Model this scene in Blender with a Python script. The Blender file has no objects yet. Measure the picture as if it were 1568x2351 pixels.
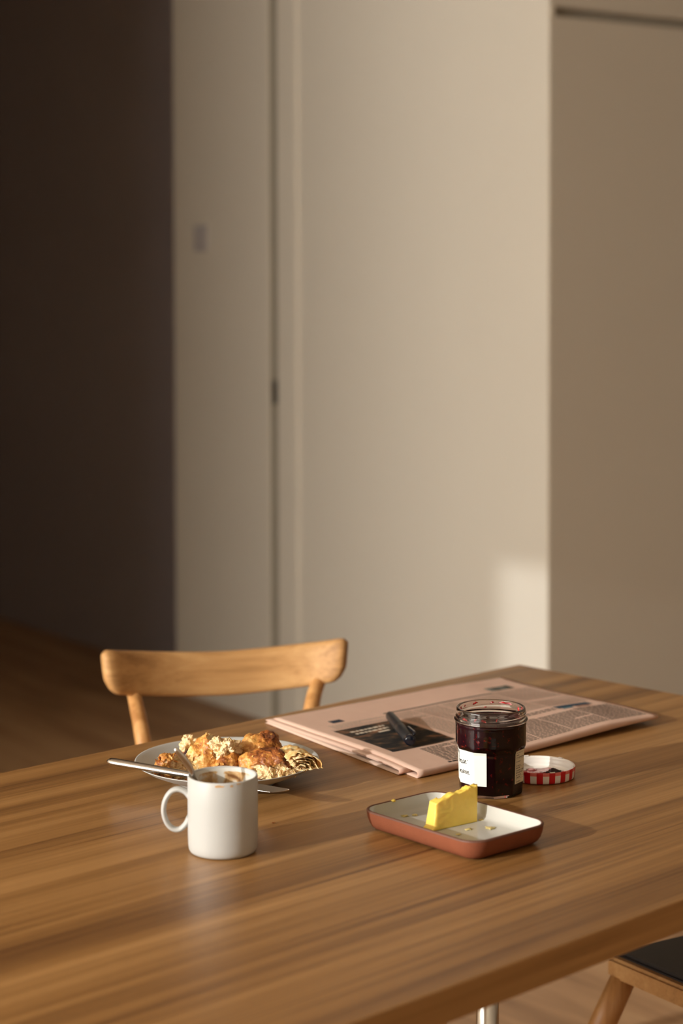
import bpy, bmesh, math, random
from mathutils import Vector, Matrix, noise as mn
from mathutils.bvhtree import BVHTree

# ------------------------------------------------------------------ camera
scene = bpy.context.scene
COL = scene.collection
FPX = 4310.0
cam_d = bpy.data.cameras.new('camera')
cam_d.sensor_fit = 'VERTICAL'
cam_d.sensor_height = 36.0
cam_d.lens = FPX / 2351.0 * 36.0
cam_d.shift_y = -0.1382
cam_d.clip_start = 0.05
cam_d.clip_end = 60
cam_d.dof.use_dof = True
cam_d.dof.focus_distance = 2.03
cam_d.dof.aperture_fstop = 4.0
cam = bpy.data.objects.new('camera', cam_d)
COL.objects.link(cam)
cam.location = (0, 0, 1.286)
cam.rotation_euler = (math.radians(90 - 2.4), math.radians(0.12), 0)
scene.camera = cam

# ------------------------------------------------------------------ light
vs = scene.view_settings
vs.view_transform = 'Standard'
vs.look = 'None'
vs.gamma = 1.0
vs.use_curve_mapping = False
vs.exposure = 0.06
scene.cycles.max_bounces = 7
scene.cycles.caustics_reflective = False
scene.cycles.blur_glossy = 1.0

world = bpy.data.worlds.new('world')
scene.world = world
world.use_nodes = True
bg = world.node_tree.nodes['Background']
bg.inputs[0].default_value = (1.0, 0.96, 0.88, 1)
bg.inputs[1].default_value = 10.6

SUN_HEAD, SUN_EL = math.radians(54.2), math.radians(16.5)
sun_d = bpy.data.lights.new('sun', 'SUN')
sun_d.energy = 2.9
sun_d.color = (1.0, 0.985, 0.945)
sun_d.angle = math.radians(0.6)
sun = bpy.data.objects.new('sun', sun_d)
COL.objects.link(sun)
sun_dir = Vector((math.sin(SUN_HEAD) * math.cos(SUN_EL), math.cos(SUN_HEAD) * math.cos(SUN_EL), -math.sin(SUN_EL)))
sun.rotation_euler = sun_dir.to_track_quat('-Z', 'Y').to_euler()
sun.location = (-3, -2, 3)

# room axes: AV runs along the back wall (left to right), WV points from the window to the back wall
AV = Vector((0.595, -0.804, 0)).normalized()
WV = Vector((0.804, 0.595, 0)).normalized()
W_BACK, W_WIN = 3.135, -3.3
WIN_A0, WIN_A1, WIN_Z0, WIN_Z1 = -3.66, -0.55, 0.85, 2.585


def room(a, w, z=0.0):
    return AV * a + WV * w + Vector((0, 0, z))


ROOM_RZ = math.atan2(AV.y, AV.x)        # local x = AV, local y = WV

# the window opening guides the sky light into the room
port_d = bpy.data.lights.new('window_portal', 'AREA')
port_d.shape = 'RECTANGLE'
port_d.size = WIN_A1 - WIN_A0
port_d.size_y = WIN_Z1 - WIN_Z0
port_d.cycles.is_portal = True
port = bpy.data.objects.new('window_portal', port_d)
COL.objects.link(port)
port.location = room((WIN_A0 + WIN_A1) / 2, W_WIN - 0.10, (WIN_Z0 + WIN_Z1) / 2)
port.rotation_euler = WV.to_track_quat('-Z', 'Y').to_euler()

# ------------------------------------------------------------------ helpers
T = 0.74          # table top height


def S(c):
    """sRGB 0-255 triple -> linear rgba"""
    out = []
    for v in c:
        v = v / 255.0
        out.append(v / 12.92 if v <= 0.04045 else ((v + 0.055) / 1.055) ** 2.4)
    return (*out, 1.0)


def tag(o, label=None, cat=None, group=None, kind=None):
    if label:
        o['label'] = label
    if cat:
        o['category'] = cat
    if group:
        o['group'] = group
    if kind:
        o['kind'] = kind
    return o


def empty(name, loc, rz=0.0):
    o = bpy.data.objects.new(name, None)
    o.empty_display_size = 0.05
    COL.objects.link(o)
    o.location = loc
    o.rotation_euler = (0, 0, rz)
    return o


def mesh_obj(name, verts, faces, mat, parent=None, smooth=True, mats=None, face_mats=None):
    me = bpy.data.meshes.new(name)
    me.from_pydata([tuple(v) for v in verts], [], faces)
    me.update()
    for m in (mats or [mat]):
        me.materials.append(m)
    if face_mats:
        me.polygons.foreach_set('material_index', face_mats)
    if smooth:
        me.polygons.foreach_set('use_smooth', [True] * len(me.polygons))
    o = bpy.data.objects.new(name, me)
    COL.objects.link(o)
    if parent:
        o.parent = parent
    return o


def bm_obj(name, bm, mat, parent=None, smooth=False):
    me = bpy.data.meshes.new(name)
    bmesh.ops.recalc_face_normals(bm, faces=bm.faces)
    bm.to_mesh(me)
    bm.free()
    me.materials.append(mat)
    if smooth:
        me.polygons.foreach_set('use_smooth', [True] * len(me.polygons))
    o = bpy.data.objects.new(name, me)
    COL.objects.link(o)
    if parent:
        o.parent = parent
    return o


def add_mod(o, kind, **kw):
    m = o.modifiers.new(kind.lower(), kind)
    for k, v in kw.items():
        setattr(m, k, v)
    return m


def box_bm(x0, x1, y0, y1, z0, z1, bev=0.0, seg=2):
    bm = bmesh.new()
    bmesh.ops.create_cube(bm, size=1)
    for v in bm.verts:
        v.co = Vector((x0 + (v.co.x + .5) * (x1 - x0), y0 + (v.co.y + .5) * (y1 - y0), z0 + (v.co.z + .5) * (z1 - z0)))
    if bev:
        bmesh.ops.bevel(bm, geom=bm.edges[:], offset=bev, segments=seg, affect='EDGES', profile=0.5)
    return bm


def lathe(profile, n=64, close=False):
    """profile [(r, z)]; r==0 ends are welded to one vertex"""
    verts, faces, rows = [], [], []
    for r, z in profile:
        if r < 1e-7:
            rows.append([len(verts)])
            verts.append((0, 0, z))
        else:
            rows.append(list(range(len(verts), len(verts) + n)))
            for k in range(n):
                a = 2 * math.pi * k / n
                verts.append((r * math.cos(a), r * math.sin(a), z))
    pairs = list(zip(rows, rows[1:])) + ([(rows[-1], rows[0])] if close else [])
    for A, B in pairs:
        for k in range(n):
            k2 = (k + 1) % n
            if len(A) == 1 and len(B) == 1:
                continue
            if len(A) == 1:
                faces.append((A[0], B[k2], B[k]))
            elif len(B) == 1:
                faces.append((A[k], A[k2], B[0]))
            else:
                faces.append((A[k], A[k2], B[k2], B[k]))
    return verts, faces


def tube(path, radii, n=12, flat=None, cap=True, upv=Vector((0, 0, 1))):
    """tube along a path of Vectors; flat=(sx, sy) squashes the cross-section"""
    verts, faces = [], []
    path = [Vector(p) for p in path]
    m = len(path)
    if not hasattr(radii, '__len__'):
        radii = [radii] * m
    side0 = None
    for i, p in enumerate(path):
        t = (path[min(i + 1, m - 1)] - path[max(i - 1, 0)]).normalized()
        s = t.cross(upv)
        if s.length < 1e-4:
            s = t.cross(Vector((1, 0, 0)))
        s.normalize()
        if side0 is not None and s.dot(side0) < 0:
            s = -s
        side0 = s
        u = s.cross(t).normalized()
        f = flat[i] if (flat and hasattr(flat[0], '__len__')) else (flat or (1, 1))
        for k in range(n):
            a = 2 * math.pi * k / n
            verts.append(p + s * math.cos(a) * radii[i] * f[0] + u * math.sin(a) * radii[i] * f[1])
    for i in range(m - 1):
        for k in range(n):
            k2 = (k + 1) % n
            faces.append((i * n + k, i * n + k2, (i + 1) * n + k2, (i + 1) * n + k))
    if cap:
        faces.append(tuple(reversed(range(n))))
        faces.append(tuple(range((m - 1) * n, m * n)))
    return verts, faces


def smooth_path(pts, per=8):
    """Catmull-Rom through points (any-dimension tuples)"""
    out = []
    P = [Vector(p) for p in pts]
    P = [P[0] * 2 - P[1]] + P + [P[-1] * 2 - P[-2]]
    for i in range(1, len(P) - 2):
        for k in range(per):
            t = k / per
            a, b, c, d = P[i - 1], P[i], P[i + 1], P[i + 2]
            out.append(0.5 * ((2 * b) + (c - a) * t + (2 * a - 5 * b + 4 * c - d) * t * t + (3 * b - a - 3 * c + d) * t ** 3))
    out.append(P[-2])
    return out


def sstep(a, b, x):
    t = max(0.0, min(1.0, (x - a) / (b - a)))
    return t * t * (3 - 2 * t)


def fbm(p, oct=4):
    return mn.fractal(p, 0.7, 2.1, oct, noise_basis='PERLIN_ORIGINAL')


# ------------------------------------------------------------------ materials
def new_mat(name):
    m = bpy.data.materials.new(name)
    m.use_nodes = True
    nt = m.node_tree
    return m, nt, nt.nodes['Principled BSDF']


def link(nt, a, b):
    nt.links.new(a, b)


def simple(name, col, rough=0.5, metal=0.0, noise_amt=0.0, scale=30.0, bump=0.0, bscale=200.0, spec=None, sss=0.0, coat=0.0):
    m, nt, b = new_mat(name)
    b.inputs['Base Color'].default_value = col
    b.inputs['Roughness'].default_value = rough
    b.inputs['Metallic'].default_value = metal
    if spec is not None:
        b.inputs['Specular IOR Level'].default_value = spec
    if coat:
        b.inputs['Coat Weight'].default_value = coat
        b.inputs['Coat Roughness'].default_value = 0.08
    if sss:
        b.inputs['Subsurface Weight'].default_value = sss
        b.inputs['Subsurface Radius'].default_value = (0.004, 0.002, 0.001)
        b.inputs['Subsurface Scale'].default_value = 1.0
    tc = nt.nodes.new('ShaderNodeTexCoord')
    if noise_amt:
        n = nt.nodes.new('ShaderNodeTexNoise')
        n.inputs['Scale'].default_value = scale
        n.inputs['Detail'].default_value = 2
        link(nt, tc.outputs['Object'], n.inputs['Vector'])
        mx = nt.nodes.new('ShaderNodeMix')
        mx.data_type = 'RGBA'
        link(nt, n.outputs['Fac'], mx.inputs[0])
        mx.inputs[6].default_value = tuple(c * (1 - noise_amt) for c in col[:3]) + (1,)
        mx.inputs[7].default_value = tuple(min(1, c * (1 + noise_amt)) for c in col[:3]) + (1,)
        link(nt, mx.outputs[2], b.inputs['Base Color'])
    if bump:
        n2 = nt.nodes.new('ShaderNodeTexNoise')
        n2.inputs['Scale'].default_value = bscale
        n2.inputs['Detail'].default_value = 4
        link(nt, tc.outputs['Object'], n2.inputs['Vector'])
        bp = nt.nodes.new('ShaderNodeBump')
        bp.inputs['Strength'].default_value = bump
        bp.inputs['Distance'].default_value = 0.001
        link(nt, n2.outputs['Fac'], bp.inputs['Height'])
        link(nt, bp.outputs['Normal'], b.inputs['Normal'])
    return m


def wood(name, dark, mid, light, along=1.2, across=22.0, fine=160.0, rough=0.38, bump=0.15, seed=0.0, axis='X', fine_amt=0.35, spec=0.5, contrast=(0.30, 0.5, 0.72)):
    """straight-grained wood; the grain runs along the object's local axis"""
    m, nt, b = new_mat(name)
    tc = nt.nodes.new('ShaderNodeTexCoord')

    def mapped(sa, sc, off):
        mp = nt.nodes.new('ShaderNodeMapping')
        sc3 = {'X': (sa, sc, sc), 'Y': (sc, sa, sc), 'Z': (sc, sc, sa)}[axis]
        mp.inputs['Scale'].default_value = sc3
        mp.inputs['Location'].default_value = (off, off * 0.7, off * 1.3)
        link(nt, tc.outputs['Object'], mp.inputs['Vector'])
        return mp

    def nz(mp, detail, dist=0.0, rgh=0.55):
        n = nt.nodes.new('ShaderNodeTexNoise')
        n.inputs['Scale'].default_value = 1.0
        n.inputs['Detail'].default_value = detail
        n.inputs['Roughness'].default_value = rgh
        n.inputs['Distortion'].default_value = dist
        link(nt, mp.outputs['Vector'], n.inputs['Vector'])
        return n
    n1 = nz(mapped(along, across, seed), 6, 0.35, 0.62)
    n2 = nz(mapped(along * 5, fine, seed + 3), 4)
    n3 = nz(mapped(along * 0.6, across * 0.18, seed + 7), 3)
    add1 = nt.nodes.new('ShaderNodeMath')
    add1.operation = 'MULTIPLY_ADD'
    link(nt, n2.outputs['Fac'], add1.inputs[0])
    add1.inputs[1].default_value = fine_amt
    link(nt, n1.outputs['Fac'], add1.inputs[2])
    add2 = nt.nodes.new('ShaderNodeMath')
    add2.operation = 'MULTIPLY_ADD'
    link(nt, n3.outputs['Fac'], add2.inputs[0])
    add2.inputs[1].default_value = 0.7
    link(nt, add1.outputs[0], add2.inputs[2])
    sub = nt.nodes.new('ShaderNodeMath')
    sub.operation = 'SUBTRACT'
    link(nt, add2.outputs[0], sub.inputs[0])
    sub.inputs[1].default_value = 0.35 + fine_amt * 0.5
    cr = nt.nodes.new('ShaderNodeValToRGB')
    e = cr.color_ramp.elements
    e[0].position, e[0].color = contrast[0], dark
    e[1].position, e[1].color = contrast[2], light
    mid_e = e.new(contrast[1])
    mid_e.color = mid
    link(nt, sub.outputs[0], cr.inputs['Fac'])
    link(nt, cr.outputs['Color'], b.inputs['Base Color'])
    b.inputs['Roughness'].default_value = rough
    b.inputs['Specular IOR Level'].default_value = spec
    bp = nt.nodes.new('ShaderNodeBump')
    bp.inputs['Strength'].default_value = bump
    bp.inputs['Distance'].default_value = 0.0006
    link(nt, n2.outputs['Fac'], bp.inputs['Height'])
    link(nt, bp.outputs['Normal'], b.inputs['Normal'])
    return m


M = {}
M['wall'] = simple('wall_paint', S((244, 239, 227)), 0.75, noise_amt=0.015, scale=3, spec=0.25)
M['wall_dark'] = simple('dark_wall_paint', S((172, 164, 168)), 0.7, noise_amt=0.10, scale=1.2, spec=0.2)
M['ceiling'] = simple('ceiling_paint', S((236, 230, 220)), 0.9, noise_amt=0.01, scale=3)
M['gap'] = simple('door_gap_shade', S((170, 165, 148)), 0.7, noise_amt=0.02, scale=5)  # darker tone stands in for the shade inside the door gap
M['panel'] = simple('panel_lacquer', S((212, 206, 194)), 0.5, noise_amt=0.012, scale=3, spec=0.3)
M['black_metal'] = simple('black_metal', S((28, 27, 26)), 0.4, noise_amt=0.1, scale=40)
M['grey_plastic'] = simple('grey_plastic', S((205, 202, 204)), 0.45, noise_amt=0.03, scale=40)
M['floor'] = wood('oak_floor', S((138, 102, 70)), S((174, 134, 96)), S((196, 158, 116)), along=0.8, across=9, fine=60, rough=0.5, axis='X', seed=4)
M['table'] = wood('oak_table', S((98, 64, 32)), S((143, 102, 56)), S((170, 127, 77)), along=0.5, across=24, fine=270, rough=0.36, bump=0.25, seed=1.5, fine_amt=0.45)
M['table_edge'] = M['table']
M['chair'] = wood('chair_oak', S((146, 106, 64)), S((180, 136, 86)), S((198, 156, 104)), along=1.6, across=30, fine=190, rough=0.58, bump=0.2, seed=9, spec=0.3)
M['chair_leg'] = wood('chair_leg_oak', S((158, 108, 58)), S((186, 136, 82)), S((204, 156, 100)), along=2.0, across=40, fine=190, rough=0.42, bump=0.2, seed=5, axis='Z')
M['leather'] = simple('black_leather', S((34, 29, 30)), 0.5, noise_amt=0.25, scale=90, bump=0.3, bscale=400)
M['steel'] = simple('brushed_steel', S((200, 196, 190)), 0.22, 1.0, noise_amt=0.05, scale=60)
M['cutlery'] = simple('cutlery_steel', S((205, 200, 194)), 0.2, 1.0, noise_amt=0.04, scale=120)
M['china'] = simple('white_china', S((183, 182, 178)), 0.42, noise_amt=0.01, scale=20, spec=0.4)
M['terracotta'] = simple('terracotta', S((130, 74, 50)), 0.75, noise_amt=0.10, scale=80, bump=0.25, bscale=700, spec=0.2)
M['rim_clay'] = simple('dark_rim_clay', S((98, 62, 48)), 0.6, noise_amt=0.1, scale=80)
M['glaze'] = simple('white_glaze', S((192, 190, 183)), 0.2, noise_amt=0.02, scale=30, spec=0.5)
M['butter'] = simple('butter', S((250, 214, 98)), 0.45, noise_amt=0.04, scale=60, sss=0.35, bump=0.15, bscale=300)
M['butter_smear'] = simple('butter_smear', S((222, 200, 130)), .4, noise_amt=.08, scale=120, sss=.2)
M['paper_white'] = simple('label_paper', S((232, 230, 222)), 0.7, noise_amt=0.015, scale=60)
M['paper_back'] = simple('back_label_paper', S((226, 214, 186)), 0.7, noise_amt=0.015, scale=60)
M['ink'] = simple('black_ink', S((24, 24, 26)), 0.6, noise_amt=0.05, scale=60)
M['red'] = simple('lid_red', S((196, 24, 34)), 0.3, noise_amt=0.03, scale=60)
M['pink'] = simple('lid_pink', S((228, 120, 112)), 0.3, noise_amt=0.03, scale=60)
M['lid_smear'] = simple('thin_jam', S((196, 112, 112)), .2, noise_amt=.2, scale=200)
M['lidwhite'] = simple('lid_white', S((232, 226, 218)), 0.3, noise_amt=0.02, scale=60)
M['pen'] = simple('pen_black', S((30, 30, 32)), 0.42, noise_amt=0.08, scale=60)
M['pen_gloss'] = simple('pen_gloss', S((16, 20, 30)), 0.12, noise_amt=0.05, scale=60)


def glass_thin(name, tint):
    m, nt, b = new_mat(name)
    out = nt.nodes['Material Output']
    tr = nt.nodes.new('ShaderNodeBsdfTransparent')
    tr.inputs[0].default_value = tint
    gl = nt.nodes.new('ShaderNodeBsdfGlossy')
    gl.inputs['Roughness'].default_value = 0.03
    fr = nt.nodes.new('ShaderNodeFresnel')
    fr.inputs['IOR'].default_value = 1.5
    mx = nt.nodes.new('ShaderNodeMixShader')
    link(nt, fr.outputs[0], mx.inputs[0])
    link(nt, tr.outputs[0], mx.inputs[1])
    link(nt, gl.outputs[0], mx.inputs[2])
    link(nt, mx.outputs[0], out.inputs['Surface'])
    return m


def glass_real(name):
    m, nt, b = new_mat(name)
    b.inputs['Base Color'].default_value = (1, 0.97, 0.95, 1)
    b.inputs['Roughness'].default_value = 0.02
    b.inputs['Transmission Weight'].default_value = 1.0
    b.inputs['IOR'].default_value = 1.48
    return m


M['glass'] = glass_thin('jar_glass', (0.97, 0.96, 0.95, 1))
M['glass_neck'] = glass_real('jar_neck_glass')


def jam_mat(name, base, spot, rough=0.08, thr=(0.60, 0.72), scale=230, spec=.5):
    m, nt, b = new_mat(name)
    tc = nt.nodes.new('ShaderNodeTexCoord')
    n = nt.nodes.new('ShaderNodeTexNoise')
    n.inputs['Scale'].default_value = scale
    n.inputs['Detail'].default_value = 3
    link(nt, tc.outputs['Object'], n.inputs['Vector'])
    cr = nt.nodes.new('ShaderNodeValToRGB')
    e = cr.color_ramp.elements
    e[0].position, e[0].color = thr[0], base
    e[1].position, e[1].color = thr[1], spot
    link(nt, n.outputs['Fac'], cr.inputs['Fac'])
    link(nt, cr.outputs['Color'], b.inputs['Base Color'])
    b.inputs['Roughness'].default_value = rough
    b.inputs['Specular IOR Level'].default_value = spec
    return m


M['jam'] = jam_mat('jam', S((44, 7, 13)), S((130, 24, 22)), thr=(.62, .76))
M['jam_side'] = jam_mat('jam_side', S((36, 6, 13)), S((150, 28, 24)), rough=.6, thr=(.62, .76), spec=.05)
M['jam_smear'] = jam_mat('jam_smear', S((120, 14, 22)), S((190, 40, 36)), rough=0.15, thr=(0.4, 0.7))


def stained_china(name):
    """china with dried coffee: stains low-frequency blotches, a tide line under the rim"""
    m, nt, b = new_mat(name)
    tc = nt.nodes.new('ShaderNodeTexCoord')
    n = nt.nodes.new('ShaderNodeTexNoise')
    n.inputs['Scale'].default_value = 60
    n.inputs['Detail'].default_value = 5
    n.inputs['Distortion'].default_value = 0.6
    link(nt, tc.outputs['Object'], n.inputs['Vector'])
    sep = nt.nodes.new('ShaderNodeSeparateXYZ')
    link(nt, tc.outputs['Object'], sep.inputs[0])
    ma = nt.nodes.new('ShaderNodeMapRange')          # tide line near the rim
    ma.inputs['From Min'].default_value = 0.0700
    ma.inputs['From Max'].default_value = 0.0735
    ma.inputs['To Min'].default_value = 0.0
    ma.inputs['To Max'].default_value = -0.6
    link(nt, sep.outputs['Z'], ma.inputs['Value'])
    ad = nt.nodes.new('ShaderNodeMath')
    ad.operation = 'ADD'
    link(nt, n.outputs['Fac'], ad.inputs[0])
    link(nt, ma.outputs[0], ad.inputs[1])
    cr = nt.nodes.new('ShaderNodeValToRGB')
    e = cr.color_ramp.elements
    e[0].position, e[0].color = 0.43, S((214, 210, 200))
    e[1].position, e[1].color = 0.64, S((118, 76, 38))
    k = e.new(0.52)
    k.color = S((200, 162, 112))
    link(nt, ad.outputs[0], cr.inputs['Fac'])
    link(nt, cr.outputs['Color'], b.inputs['Base Color'])
    b.inputs['Roughness'].default_value = 0.3
    return m


M['stain'] = stained_china('coffee_stained_china')
M['coffee_dry'] = simple('dried_coffee', S((196, 158, 116)), 0.4, noise_amt=0.2, scale=150)


def newsprint_mat():
    m, nt, b = new_mat('newsprint')
    b.inputs['Base Color'].default_value = S((236, 196, 168))
    b.inputs['Roughness'].default_value = 0.85
    b.inputs['Specular IOR Level'].default_value = 0.15
    tc = nt.nodes.new('ShaderNodeTexCoord')
    n = nt.nodes.new('ShaderNodeTexNoise')
    n.inputs['Scale'].default_value = 60
    n.inputs['Detail'].default_value = 6
    link(nt, tc.outputs['Object'], n.inputs['Vector'])
    mx = nt.nodes.new('ShaderNodeMix')
    mx.data_type = 'RGBA'
    link(nt, n.outputs['Fac'], mx.inputs[0])
    mx.inputs[6].default_value = S((226, 198, 178))
    mx.inputs[7].default_value = S((236, 210, 190))
    link(nt, mx.outputs[2], b.inputs['Base Color'])
    # thin sheets let some light through
    out = nt.nodes['Material Output']
    tl = nt.nodes.new('ShaderNodeBsdfTranslucent')
    tl.inputs[0].default_value = S((250, 158, 104))
    mix = nt.nodes.new('ShaderNodeMixShader')
    mix.inputs[0].default_value = 0.30
    link(nt, b.outputs[0], mix.inputs[1])
    link(nt, tl.outputs[0], mix.inputs[2])
    link(nt, mix.outputs[0], out.inputs['Surface'])
    return m


M['news'] = newsprint_mat()


def attr_mat(name, rough=0.85, bump=0.0):
    """flat print coloured by the mesh's own colour attribute"""
    m, nt, b = new_mat(name)
    at = nt.nodes.new('ShaderNodeAttribute')
    at.attribute_name = 'print'
    link(nt, at.outputs['Color'], b.inputs['Base Color'])
    b.inputs['Roughness'].default_value = rough
    b.inputs['Specular IOR Level'].default_value = 0.15
    return m


M['print'] = attr_mat('newspaper_print')


def photo_mat():
    m, nt, b = new_mat('newspaper_photo')
    tc = nt.nodes.new('ShaderNodeTexCoord')
    mp = nt.nodes.new('ShaderNodeMapping')
    mp.inputs['Scale'].default_value = (40, 75, 40)
    link(nt, tc.outputs['Object'], mp.inputs['Vector'])
    n = nt.nodes.new('ShaderNodeTexNoise')
    n.inputs['Scale'].default_value = 1
    n.inputs['Detail'].default_value = 6
    link(nt, mp.outputs['Vector'], n.inputs['Vector'])
    cr = nt.nodes.new('ShaderNodeValToRGB')
    e = cr.color_ramp.elements
    e[0].position, e[0].color = 0.42, S((38, 38, 38))
    e[1].position, e[1].color = 0.72, S((150, 104, 76))
    k = e.new(0.56)
    k.color = S((74, 60, 48))
    link(nt, n.outputs['Fac'], cr.inputs['Fac'])
    link(nt, cr.outputs['Color'], b.inputs['Base Color'])
    b.inputs['Roughness'].default_value = 0.8
    b.inputs['Specular IOR Level'].default_value = 0.15
    return m


M['photo'] = photo_mat()


def pastry_mat():
    m, nt, b = new_mat('pastry')
    at = nt.nodes.new('ShaderNodeAttribute')
    at.attribute_name = 'bake'
    sep = nt.nodes.new('ShaderNodeSeparateColor')
    link(nt, at.outputs['Color'], sep.inputs[0])
    tc = nt.nodes.new('ShaderNodeTexCoord')
    n = nt.nodes.new('ShaderNodeTexNoise')
    n.inputs['Scale'].default_value = 150
    n.inputs['Detail'].default_value = 6
    n.inputs['Roughness'].default_value = 0.65
    link(nt, tc.outputs['Object'], n.inputs['Vector'])
    ad = nt.nodes.new('ShaderNodeMath')
    ad.operation = 'MULTIPLY_ADD'
    link(nt, n.outputs['Fac'], ad.inputs[0])
    ad.inputs[1].default_value = 0.7
    link(nt, sep.outputs[0], ad.inputs[2])
    sb = nt.nodes.new('ShaderNodeMath')
    sb.operation = 'SUBTRACT'
    link(nt, ad.outputs[0], sb.inputs[0])
    sb.inputs[1].default_value = 0.35
    cr = nt.nodes.new('ShaderNodeValToRGB')
    e = cr.color_ramp.elements
    e[0].position, e[0].color = 0.0, S((244, 220, 170))
    e[1].position, e[1].color = 1.0, S((82, 42, 20))
    for pos, c in ((0.22, (228, 180, 106)), (0.45, (200, 138, 66)), (0.70, (146, 82, 36))):
        k = e.new(pos)
        k.color = S(c)
    link(nt, sb.outputs[0], cr.inputs['Fac'])
    cr2 = nt.nodes.new('ShaderNodeValToRGB')
    f = cr2.color_ramp.elements
    f[0].position, f[0].color = 0.30, S((204, 158, 98))
    f[1].position, f[1].color = 0.62, S((242, 220, 178))
    link(nt, n.outputs['Fac'], cr2.inputs['Fac'])
    mx = nt.nodes.new('ShaderNodeMix')
    mx.data_type = 'RGBA'
    link(nt, sep.outputs[1], mx.inputs[0])
    link(nt, cr.outputs['Color'], mx.inputs[6])
    link(nt, cr2.outputs['Color'], mx.inputs[7])
    link(nt, mx.outputs[2], b.inputs['Base Color'])
    b.inputs['Roughness'].default_value = 0.42
    b.inputs['Specular IOR Level'].default_value = 0.4
    b.inputs['Subsurface Weight'].default_value = 0.28
    b.inputs['Subsurface Radius'].default_value = (0.003, 0.0015, 0.0006)
    b.inputs['Subsurface Scale'].default_value = 1.0
    n2 = nt.nodes.new('ShaderNodeTexNoise')
    n2.inputs['Scale'].default_value = 420
    n2.inputs['Detail'].default_value = 5
    link(nt, tc.outputs['Object'], n2.inputs['Vector'])
    bp = nt.nodes.new('ShaderNodeBump')
    bp.inputs['Strength'].default_value = 0.5
    bp.inputs['Distance'].default_value = 0.0012
    link(nt, n2.outputs['Fac'], bp.inputs['Height'])
    link(nt, bp.outputs['Normal'], b.inputs['Normal'])
    return m


M['pastry'] = pastry_mat()


def added_curtain_mat():
    m, nt, b = new_mat('added_sheer_curtain')
    out = nt.nodes['Material Output']
    tr = nt.nodes.new('ShaderNodeBsdfTransparent')
    tr.inputs[0].default_value = (1, 1, 1, 1)
    tl = nt.nodes.new('ShaderNodeBsdfTranslucent')
    tl.inputs[0].default_value = (0.85, 0.82, 0.76, 1)
    mx = nt.nodes.new('ShaderNodeMixShader')
    mx.inputs[0].default_value = 0.73
    link(nt, tr.outputs[0], mx.inputs[1])
    link(nt, tl.outputs[0], mx.inputs[2])
    link(nt, mx.outputs[0], out.inputs['Surface'])
    return m


M['added_curtain'] = added_curtain_mat()


# ------------------------------------------------------------------ room shell
def struct(name, bm, mat, parent=None):
    o = bm_obj(name, bm, mat, parent)
    if parent is None:
        o.rotation_euler = (0, 0, ROOM_RZ)
        tag(o, kind='structure')
    return o


A_L, A_R, W_FAR, CEIL = -7.6, 1.8, 7.2, 2.80
struct('floor', box_bm(A_L, A_R, W_WIN - .2, W_FAR, -0.08, 0), M['floor'])
struct('ceiling', box_bm(A_L, A_R, W_WIN - .2, W_FAR, CEIL, CEIL + .1), M['ceiling'])
# window wall (behind and left of the camera)
bm = box_bm(A_L, WIN_A0, W_WIN - .2, W_WIN, 0, CEIL)
for args in ((WIN_A1, A_R, W_WIN - .2, W_WIN, 0, CEIL), (WIN_A0, WIN_A1, W_WIN - .2, W_WIN, WIN_Z1, CEIL), (WIN_A0, WIN_A1, W_WIN - .2, W_WIN, 0, WIN_Z0)):
    b2 = box_bm(*args)
    me_ = bpy.data.meshes.new('tmp')
    b2.to_mesh(me_)
    b2.free()
    bm.from_mesh(me_)
    bpy.data.meshes.remove(me_)
struct('wall_front', bm, M['wall'])
win = struct('window_1', box_bm(WIN_A0, WIN_A1, W_WIN - .16, W_WIN - .10, WIN_Z0, WIN_Z0 + .03, .004), M['wall'])
bm_obj('window_frame', box_bm(WIN_A0, WIN_A1, W_WIN - .16, W_WIN - .10, WIN_Z1 - .03, WIN_Z1, .004), M['wall'], win)
# added unseen sheer cloth at the window's left end, dims sun on the wall
cv, cf = [], []
NC = 90
for i in range(NC + 1):
    s = i / NC
    a = WIN_A0 - 0.03 + 0.46 * s + .030 * math.sin(s * 2 * math.pi * 4) * (.75 + .35 * math.sin(s * 11))
    w = W_WIN + 0.09 + 0.035 * math.cos(s * 2 * math.pi * 4)
    for z in (0.03, 1.3, 2.7):
        cv.append((a, w + 0.004 * math.sin(z * 3 + s * 20), z))
for i in range(NC):
    for k in range(2):
        cf.append((i * 3 + k, (i + 1) * 3 + k, (i + 1) * 3 + k + 1, i * 3 + k + 1))
mesh_obj('added_curtain', cv, cf, M['added_curtain'], win)
# added unseen partition beside the window, shades the left of the room
struct('added_shade_wall', box_bm(WIN_A0 - .16, WIN_A0 - .04, W_WIN, 0.70, 0, CEIL), M['wall'])
struct('wall_right', box_bm(A_R, A_R + .1, W_WIN - .2, W_FAR, 0, CEIL), M['wall'])
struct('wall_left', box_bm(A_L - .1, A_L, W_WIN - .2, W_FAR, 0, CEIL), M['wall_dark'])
struct('wall_far', box_bm(A_L, A_R, W_FAR, W_FAR + .1, 0, CEIL), M['wall'])

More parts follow.
